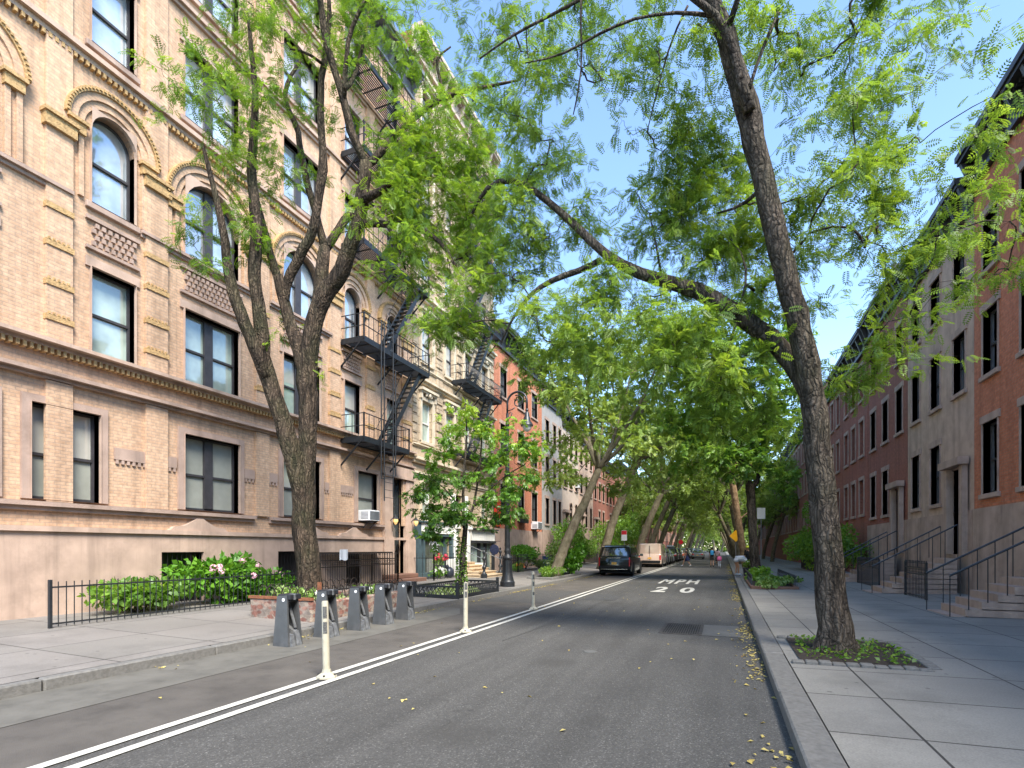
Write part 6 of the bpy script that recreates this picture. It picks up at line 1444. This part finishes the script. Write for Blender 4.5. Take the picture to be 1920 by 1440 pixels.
def vehicle(name, label, cat, L, Wd, Ht, belt, pm, kind='suv', group='vehicles parked along the left kerb', tail=None):
    t = thing(name, label, cat, (0, 0, 0), group); hw = Wd/2; cl = .26 if kind != 'sedan' else .2
    mb = MB()
    if kind == 'van': st = [(0, .93, cl+.16, belt-.06), (.06, .99, cl+.06, belt), (.5, 1, cl, belt+.02), (L*.72, 1, cl, belt), (L*.80, .99, cl, belt-.05), (L*.93, .94, cl+.02, belt-.28), (L-.04, .86, cl+.08, belt-.42), (L, .78, cl+.2, belt-.5)]
    elif kind == 'sedan': st = [(0, .86, cl+.18, belt-.14), (.08, .95, cl+.06, belt-.04), (.6, .99, cl, belt), (L*.5, 1, cl, belt), (L*.74, .99, cl, belt-.04), (L*.93, .93, cl+.02, belt-.16), (L-.05, .84, cl+.08, belt-.26), (L, .74, cl+.18, belt-.34)]
    else: st = [(0, .90, cl+.16, belt-.10), (.05, .96, cl+.08, belt-.02), (.35, .99, cl, belt), (L*.5, 1, cl, belt), (L*.78, .99, cl, belt-.04), (L*.93, .95, cl+.02, belt-.10), (L-.05, .88, cl+.08, belt-.2), (L, .8, cl+.2, belt-.3)]
    mb.loft([ring(y, hw*k, z0, z1, .09, .05) for y, k, z0, z1 in st])
    g = {'suv': [(.10, .97, .0), (.42, .80, 1), (L*.55, .79, 1), (L*.76, .93, 0)], 'van': [(.05, .985, 0), (.16, .89, 1), (L*.62, .88, 1), (L*.80, .95, 0)], 'sedan': [(.35, .93, 0), (1.15, .74, 1), (L*.52, .74, 1), (L*.74, .92, 0)]}[kind]
    # cabin: belt ring to roof ring
    y0, y1, y2, y3 = g[0][0], g[1][0], g[2][0], g[3][0]
    def ringh(z, a, b, w_, c=.14): return [(-w_, a+c, z), (-w_+c, a, z), (w_-c, a, z), (w_, a+c, z), (w_, b-c, z), (w_-c, b, z), (-w_+c, b, z), (-w_, b-c, z)]
    roof = Ht; rw = hw*g[1][1]
    zb = belt-.02
    rs = [ringh(zb, y0, y3, hw*.965), ringh(roof-.10, y1-.10, y2+.18, rw+.03), ringh(roof-.03, y1+.02, y2, rw-.04), ringh(roof, y1+.2, y2-.2, rw-.2)]
    mb.loft(rs)
    body = mb.build('body', pm, t, 'auto')
    # glazing: slightly proud panels following the cabin planes
    def lerp(a, b, s): return tuple(a[i]+(b[i]-a[i])*s for i in range(3))
    def panel(A0, A1, B1, B0, s0, s1, e0, e1, off):
        p = [lerp(lerp(A0, A1, e0), lerp(B0, B1, e0), s0), lerp(lerp(A0, A1, e1), lerp(B0, B1, e1), s0), lerp(lerp(A0, A1, e1), lerp(B0, B1, e1), s1), lerp(lerp(A0, A1, e0), lerp(B0, B1, e0), s1)]
        return [tuple(Vector(q)+Vector(off)) for q in p]
    lo, hi = rs[0], rs[1]; mg = MB()
    if kind != 'van' or True:
        P = panel(lo[1], lo[2], hi[2], hi[1], .12, .92, .04, .96, (0, -.012, .01))
        if kind != 'van': mg.add(P, [(0, 1, 2, 3)])
    mg.add(panel(lo[5], lo[6], hi[6], hi[5], .10, .92, .05, .95, (0, .012, .01)), [(0, 1, 2, 3)])
    mg.build('window', MT['car_glass'], t)
    for sgn, ia, ib in ((1, 3, 4), (-1, 7, 0)):
        mg = MB(); segs = ((.04, .33), (.36, .64), (.67, .93)) if kind != 'van' else ((.74, .96),)
        if kind == 'sedan': segs = ((.06, .48), (.52, .94))
        for e0, e1 in segs:
            if sgn < 0: e0, e1 = 1-e1, 1-e0
            mg.add(panel(lo[ia], lo[ib], hi[ib], hi[ia], .1, .9, e0, e1, (sgn*.012, 0, .008)), [(0, 1, 2, 3)])
        mg.build('window', MT['car_glass'], t)
    r_ = .39 if kind == 'suv' else .34
    for x in (-hw+.13, hw-.13):
        for y in (.17*L+.08, .80*L): wheel(t, x, y, r_, .26)
    mb = MB()
    for x in (-hw-.004, hw-.016):
        for y in (.17*L+.08, .80*L): 
            pts = [(0, (r_+.07)*math.cos(a), (r_+.07)*math.sin(a)) for a in np.linspace(0, 2*math.pi, 20)[:-1]]
            mb.loft([[(x+p[0]+q, y+p[1], max(.2, r_+p[2])) for p in pts] for q in (0, .02)])
    mb.box(-hw+.12, hw-.12, .25, L-.3, .17, cl+.02); mb.build('underbody', MT['under'], t)
    mb = MB(); mb.box(-hw*.9, hw*.9, -.05, .10, cl+.10, cl+.36, bev=.04); mb.build('bumper', MT['under'] if kind != 'sedan' else pm, t, 'auto'); mb = MB(); mb.box(-hw*.85, hw*.85, L-.14, L+.03, cl+.05, cl+.3, bev=.04); mb.build('bumper', MT['under'] if kind != 'sedan' else pm, t, 'auto')
    for s in (-1, 1):
        mb = MB()
        if kind == 'suv' and tail == 'slim': mb.box(s*hw*.90-.035, s*hw*.90+.035, -.025, .10, belt-.58, belt-.04, bev=.01)
        elif kind == 'van': mb.box(s*hw*.90-.07, s*hw*.90+.07, -.02, .08, belt-.56, belt-.14, bev=.015)
        else: mb.box(s*hw*.72-.17, s*hw*.72+.17, -.015 if kind == 'suv' else -.01, .14, belt-.30, belt-.14, bev=.02)
        mb.build('tail_light', MT['tail_red'], t)
        mb = MB(); yy_ = y3-.35; mb.box(s*(hw+.02), s*(hw+.22), yy_-.06, yy_+.06, belt, belt+.16, bev=.03); mb.bar((s*(hw-.06), yy_, belt+.02), (s*(hw+.05), yy_, belt+.05), .05); mb.build('wing_mirror', pm if kind != 'van' else MT['under'], t)
    mb = MB(); mb.box(-.16, .16, -.035, -.02, belt-.48, belt-.33); mb.build('number_plate', MT['plate'], t)
    return t
XR = Matrix(((1, 0, 0, 0), (0, 0, -1, 0), (0, 1, 0, 0), (0, 0, 0, 1)))
def at_(x, y, z): return Matrix.Translation((x, y, z)) @ XR
suv = vehicle('parked_suv', 'black boxy luxury SUV with slim red tail lights, nearest parked vehicle', 'suv', 5.05, 2.05, 1.87, 1.18, paint('black', (.006, .010, .009), .2), 'suv', tail='slim')
textobj('lettering', 'RANGE ROVER', .085, MT['chrome'], at_(-.03, .012, 1.075), suv, ext=.012, bold=.002, space=1.55)
textobj('lettering', 'JHL 4271', .075, MT['under'], at_(0, -.037, .745), suv, ext=.001) if False else None
mb = MB(); mb.box(-.82, .82, -.03, .01, .50, .515); mb.box(-.80, .80, -.055, -.045, .40, .43); mb.box(-.55, .55, .02, .05, 1.045, 1.05); mb.build('trim', MT['chrome'], suv)
mb = MB(); mb.box(-.72, .72, .10, .36, 1.845, 1.875, bev=.012); mb.build('spoiler', MT['black_plastic'], suv)
mb = MB()
for x in (-.74, .74): mb.tube([(x, .6, 1.86), (x, 1.0, 1.92), (x, 2.6, 1.92), (x, 2.9, 1.86)], .016, 5)
mb.build('roof_rail', MT['chrome'], suv)
suv.location = (-6.22, 32.6, 0.004)
van = vehicle('parked_van', 'tan cargo van with a round plum emblem on its rear doors', 'van', 5.7, 2.02, 2.13, 1.22, paint('tan', (.60, .44, .34), 0), 'van')
mb = MB(); mb.box(-.012, .012, -.005, .10, .5, 1.95); mb.box(-.95, .95, -.07, .02, .52, .56); mb.build('door_seam', MT['under'], van)
mb = MB(); mb.lathe([(0, 0), (.13, 0), (.13, .006), (.09, .006), (.085, .003), (0, .003)], n=24); mb.build('emblem', M('plum_emblem', (.22, .09, .09), .5), van, xf=Matrix.Translation((-.70, .070, 1.73)) @ Matrix.Rotation(R(90), 4, 'X'))
mb = MB()
mb.build('x', MT['under'], van) if False else None
van.location = (-6.12, 48.5, 0.004)
gsuv = vehicle('parked_suv', 'grey SUV parked right in front of the tan van', 'suv', 4.7, 1.9, 1.72, 1.08, paint('grey', (.16, .17, .18), .4), 'suv'); gsuv.location = (-6.2, 55.6, .004)
wsed = vehicle('parked_car', 'silver white sedan parked two ahead of the tan van', 'car', 4.7, 1.83, 1.45, .95, paint('silver', (.55, .56, .57), .4), 'sedan'); wsed.location = (-6.25, 61.6, .004)
dsuv = vehicle('parked_suv', 'dark SUV with a pale roof box three ahead of the tan van', 'suv', 4.7, 1.9, 1.72, 1.08, paint('charcoal', (.03, .032, .035), .4), 'suv'); dsuv.location = (-6.2, 67.6, .004)
t = thing('roof_box', 'pale grey roof box on top of the third vehicle beyond the tan van', 'roof box', (-6.2, 69.5, 1.73)); mb = MB(); mb.box(-6.65, -5.75, 68.6, 70.7, 1.76, 2.06, bev=.12); mb.box(-6.5, -5.9, 69, 69.1, 1.72, 1.76); mb.box(-6.5, -5.9, 70.2, 70.3, 1.72, 1.76); mb.build('shell', paint('box', (.45, .46, .47), 0), t, 'auto')
ordc = ['fourth', 'fifth', 'sixth', 'seventh', 'eighth', 'ninth', 'tenth', 'eleventh', 'twelfth', 'thirteenth', 'fourteenth']
for k, y in enumerate((73.6, 79.6, 85.6, 91.4, 97.4, 103.6, 116, 122, 128, 134, 140)):
    src = (wsed, dsuv, gsuv)[(k*2+1) % 3]; c = ('silver sedan', 'dark SUV', 'grey SUV')[(k*2+1) % 3]
    retop(src, (-6.22, y, .004), 0, '%s, %s vehicle in the parked row beyond the tan van' % (c, ordc[k]))
sed = vehicle('moving_car', 'grey sedan with red tail lights driving away in the lane', 'car', 4.8, 1.86, 1.46, .96, paint('pewter', (.20, .20, .20), .4), 'sedan', group=None); sed.location = (-4.45, 90, .004)
sed.location.x = -3.9

# ------------------------------------------------------------------ people
SK = M('skin', (.55, .32, .22), .6, .06); SK2 = M('tanned_skin', (.50, .25, .14), .6, .06)
def cloth(n, c): return M('cloth_'+n, c, .85, .15, 18, bp=.2, bs=30)
HR = M('dark_hair', (.025, .018, .014), .7, .3, 30)
def person(label, loc, rz, h, P, skin, clothes, hair='short', group=None):
    """P: joint dictionary in a 1.75 m frame facing +Y; clothes: list of (name, material, chain of joints, radii)"""
    s = h/1.75; t = thing('person', label, 'person', loc, group)
    J = {k: Vector(v) for k, v in P.items()}
    chain = [('pelvis', None, .115), ('waist', 'pelvis', .10), ('chest', 'waist', .125), ('collar', 'chest', .085), ('neck', 'collar', .048), ('jaw', 'neck', .066), ('brow', 'jaw', .085), ('crown', 'brow', .065)]
    for a in 'lr':
        chain += [('shoulder_'+a, 'collar', .055), ('elbow_'+a, 'shoulder_'+a, .038), ('wrist_'+a, 'elbow_'+a, .024), ('palm_'+a, 'wrist_'+a, .030),
                  ('hip_'+a, 'pelvis', .095), ('knee_'+a, 'hip_'+a, .056), ('calf_'+a, 'knee_'+a, .052), ('ankle_'+a, 'calf_'+a, .034), ('toe_'+a, 'ankle_'+a, .032)]
        w_, e = J['wrist_'+a], J['elbow_'+a]; d = (w_-e).normalized(); J['palm_'+a] = w_+d*.07
        n = d.cross(Vector((1, 0, 0))).normalized() if abs(d.x) < .9 else Vector((0, 1, 0)); 
        for k in range(4):
            J['f%d_%s' % (k, a)] = J['palm_'+a]+n*(.027-.018*k)+d*(.055+.012*(1 if k in (1, 2) else 0)); J['g%d_%s' % (k, a)] = J['f%d_%s' % (k, a)]+d*.03+d.cross(n)*.012
            chain += [('f%d_%s' % (k, a), 'palm_'+a, .0085), ('g%d_%s' % (k, a), 'f%d_%s' % (k, a), .0075)]
        J['t_'+a] = w_+n*.045+d*.06; chain += [('t_'+a, 'wrist_'+a, .010)]
        k_, an = J['knee_'+a], J['ankle_'+a]; J['calf_'+a] = k_+(an-k_)*.35+Vector((0, -.015, 0))
    idx = {c[0]: i for i, c in enumerate(chain)}
    me = bpy.data.meshes.new('body'); me.from_pydata([tuple(J[c[0]]*s) for c in chain], [(idx[c[1]], idx[c[0]]) for c in chain if c[1]], [])
    o = link(bpy.data.objects.new('body', me)); md = o.modifiers.new('skin', 'SKIN'); md.use_smooth_shade = True; md.branch_smoothing = .3
    for i, c in enumerate(chain): v = me.skin_vertices[0].data[i]; v.radius = (c[2]*s*(1.25 if c[0] in ('pelvis', 'chest', 'waist') else 1), c[2]*s*(.85 if c[0] in ('pelvis', 'chest', 'waist') else 1)); v.use_root = (i == 0)
    sb = o.modifiers.new('sub', 'SUBSURF'); sb.levels = 1; sb.render_levels = 1
    dg = bpy.context.evaluated_depsgraph_get(); m2 = bpy.data.meshes.new_from_object(o.evaluated_get(dg)); bpy.data.objects.remove(o)
    m2.materials.clear(); m2.materials.append(skin); o = link(bpy.data.objects.new('body', m2)); o.parent = t
    for nm, mt, ch, rd in clothes:
        mb = MB()
        for c_, r_ in (zip(ch, rd) if isinstance(ch[0], (list, tuple)) else [(ch, rd)]):
            pts = []
            for q in c_:
                pts.append((J[q] if isinstance(q, str) else J[q[0]].lerp(J[q[1]], q[2]))*s)
            P2, Q2 = resample([tuple(p) for p in pts], [x*s for x in r_], .06); mb.tube(P2, Q2, 12)
        q = mb.build(nm, mt, None, True); q.parent = t
    hd = J['brow']*s
    fw = (J['toe_l']-J['ankle_l']); 
    mb = MB(); up = (J['crown']-J['jaw']).normalized(); f_ = J.get('face', Vector((0, 1, 0)))
    mb.ico(tuple(hd+up*.035*s-f_*.02*s), .105*s, 2, sc=(.92, 1.0, .95))
    if hair == 'long': mb.ico(tuple(hd-up*.09*s-f_*.055*s), .10*s, 2, sc=(.85, .6, 1.2))
    if hair == 'bun': mb.ico(tuple(hd+up*.06*s-f_*.12*s), .05*s, 1)
    q = mb.build('hair', HR, None, True); q.parent = t
    mb = MB(); side = up.cross(f_).normalized(); mb.ico(tuple(hd+f_*.092*s-up*.01*s), .016*s, 1, sc=(.8, 1.2, 1.2))
    for k in (-1, 1): mb.ico(tuple(hd+side*.088*s*k-up*.01*s), .022*s, 1, sc=(.5, .8, 1.2))
    q = mb.build('face', skin, None, True); q.parent = t
    t.rotation_euler = (0, 0, rz); return t
STAND = dict(pelvis=(0, 0, .95), waist=(0, 0, 1.08), chest=(0, .0, 1.26), collar=(0, -.01, 1.42), neck=(0, 0, 1.50), jaw=(0, .02, 1.57), brow=(0, .02, 1.64), crown=(0, .01, 1.71),
  shoulder_l=(-.17, 0, 1.41), elbow_l=(-.22, -.02, 1.13), wrist_l=(-.21, .05, .90), shoulder_r=(.17, 0, 1.41), elbow_r=(.22, -.04, 1.13), wrist_r=(.21, .04, .90),
  hip_l=(-.09, 0, .90), knee_l=(-.10, .10, .50), ankle_l=(-.10, .10, .09), toe_l=(-.11, .25, .04), hip_r=(.09, 0, .90), knee_r=(.10, .06, .50), ankle_r=(.10, -.18, .11), toe_r=(.11, -.05, .04))
def pose(**k): d = dict(STAND); d.update(k); return d
def shirt(m, sleeve=.55): return [('shirt', m, [['pelvis', 'waist', 'chest', 'collar'], ['collar', 'shoulder_l', ('shoulder_l', 'elbow_l', sleeve)], ['collar', 'shoulder_r', ('shoulder_r', 'elbow_r', sleeve)]], [[.168, .15, .172, .10], [.07, .078, .068], [.07, .078, .068]])]
def shorts(m, q=.7): return [('shorts', m, [['waist', 'pelvis'], ['pelvis', 'hip_l', ('hip_l', 'knee_l', q)], ['pelvis', 'hip_r', ('hip_r', 'knee_r', q)]], [[.145, .165], [.10, .115, .09], [.10, .115, .09]])]
def shoes(m): return [('shoe', m, [[('ankle_l', 'toe_l', -.15), 'toe_l']], [[.05, .042]]), ('shoe', m, [[('ankle_r', 'toe_r', -.15), 'toe_r']], [[.05, .042]])]
black, navy, greyc, pink, wc_, lt = cloth('black', (.012, .012, .014)), cloth('navy', (.01, .02, .07)), cloth('khaki_grey', (.10, .095, .085)), cloth('pink', (.75, .16, .35)), cloth('white', (.72, .72, .74)), cloth('pale_pink', (.6, .45, .5))
person('man walking away in a dark shirt and grey shorts with a blue backpack', (-.99, 51.9, 0), 0, 1.78, pose(elbow_r=(.26, .02, 1.16), wrist_r=(.30, .12, .98)), SK, shirt(black)+shorts(greyc)+shoes(black))
t = thing('backpack', 'bright blue backpack on the back of the walking man', 'backpack', (-.99, 51.7, 1.1)); mb = MB(); mb.box(-1.14, -.84, 51.56, 51.75, 1.08, 1.50, bev=.06); mb.box(-1.10, -.88, 51.52, 51.57, 1.10, 1.30, bev=.03); mb.build('pack', cloth('blue', (.05, .35, .65)), t, 'auto')
person('small girl in a pink jacket and pale leggings walking beside the man', (-.36, 50.7, 0), 0, 1.16, STAND, SK, [('coat', pink, [['pelvis', 'waist', 'chest', 'collar'], ['collar', 'shoulder_l', 'elbow_l', ('elbow_l', 'wrist_l', .8)], ['collar', 'shoulder_r', 'elbow_r', ('elbow_r', 'wrist_r', .8)]], [[.25, .21, .19, .11], [.08, .085, .07, .055], [.08, .085, .07, .055]]),
  ('leggings', wc_, [['hip_l', 'knee_l', 'ankle_l'], ['hip_r', 'knee_r', 'ankle_r']], [[.11, .07, .05], [.11, .07, .05]])]+shoes(wc_), hair='bun')
person('woman in a pale pink top walking beyond the man and girl', (-.62, 60, 0), 0, 1.68, STAND, SK, shirt(lt, .9)+[('skirt', greyc, ['pelvis', ('hip_l', 'knee_r', .5), ('knee_l', 'ankle_r', .3)], [.17, .20, .22])]+shoes(wc_), hair='long')
person('woman in a black top and navy skirt striding across the road', (-3.25, 52.5, 0), R(75), 1.70, pose(knee_l=(-.08, .22, .52), ankle_l=(-.08, .34, .10), toe_l=(-.08, .50, .06), knee_r=(.08, -.08, .50), ankle_r=(.08, -.38, .14), toe_r=(.08, -.26, .03)), SK, shirt(black, .3)+[('skirt', navy, ['waist', 'pelvis', ('hip_l', 'knee_r', .85)], [.14, .19, .27])]+shoes(wc_), hair='bun')
t = thing('handbag', 'orange shoulder bag carried by the woman in black', 'bag', (-3.5, 52.4, 1.0)); mb = MB(); mb.box(-3.60, -3.42, 52.15, 52.45, .98, 1.22, bev=.04); mb.build('pouch', cloth('orange', (.75, .22, .12)), t, 'auto'); mb = MB(); mb.tube([(-3.5, 52.2, 1.22), (-3.42, 52.35, 1.5), (-3.5, 52.42, 1.22)], .012, 5); mb.build('strap', cloth('tan', (.4, .2, .1)), t)
BEND = pose(pelvis=(0, -.10, .93), waist=(0, .08, .99), chest=(0, .27, .97), collar=(0, .42, .90), neck=(0, .48, .86), jaw=(0, .54, .82), brow=(0, .60, .78), crown=(0, .66, .74), face=(0, .5, -.85),
  shoulder_l=(-.17, .40, .89), elbow_l=(-.18, .47, .62), wrist_l=(-.12, .52, .40), shoulder_r=(.17, .40, .89), elbow_r=(.18, .47, .62), wrist_r=(.12, .52, .40),
  hip_l=(-.09, -.10, .88), knee_l=(-.10, -.04, .48), ankle_l=(-.10, -.08, .09), toe_l=(-.10, .08, .04), hip_r=(.09, -.10, .88), knee_r=(.10, .02, .48), ankle_r=(.10, .02, .09), toe_r=(.10, .18, .04))
person('woman in a white top and shorts bending forward at the right kerb', (.75, 33.0, .15), R(-78), 1.74, BEND, SK2, shirt(wc_, .4)+shorts(wc_, .25)+shoes(wc_), hair='long')
person('person in black with a yellow cap standing by the dark barked tree', (1.45, 37.2, .16), R(160), 1.70, pose(waist=(0, .02, 1.08), chest=(0, .06, 1.24), brow=(0, .10, 1.60), crown=(0, .09, 1.67), jaw=(0, .09, 1.54), neck=(0, .06, 1.47)), SK, shirt(black, 1.0)+[('trousers', black, [['waist', 'pelvis'], ['pelvis', 'hip_l', 'knee_l', 'ankle_l'], ['pelvis', 'hip_r', 'knee_r', 'ankle_r']], [[.14, .16], [.1, .11, .08, .06], [.1, .11, .08, .06]])]+shoes(black))
t = thing('cap', 'bright yellow cap worn by the person in black', 'cap', (1.45, 37.15, 1.78)); mb = MB(); mb.lathe([(.118, 0), (.12, .05), (.09, .11), (0, .14)], (1.42, 37.12, 1.74), 14); mb.box(1.34, 1.5, 36.9, 37.03, 1.745, 1.76); mb.build('crown', cloth('yellow', (.6, .62, .05)), t)
t = thing('planter', 'black planter with pale flowers beside the bending woman', 'planter', (1.25, 31.2, .17)); mb = MB(); mb.lathe([(.16, .16), (.20, .2), (.24, .58), (.27, .60), (.27, .64), (.22, .64), (.2, .55), (0, .54)], (1.2, 31.2, 0), 14); mb.build('pot', MT['black_plastic'], t, 'auto')
shrub('potted_plant', 'dark plant with pale blooms in the black planter', 'plant', (1.2, 31.2, .82), (.22, .22, .2), 300, .09, 'leaf_deep', seed=81, flowers=('flower_white', 4, .06), z0=.56)
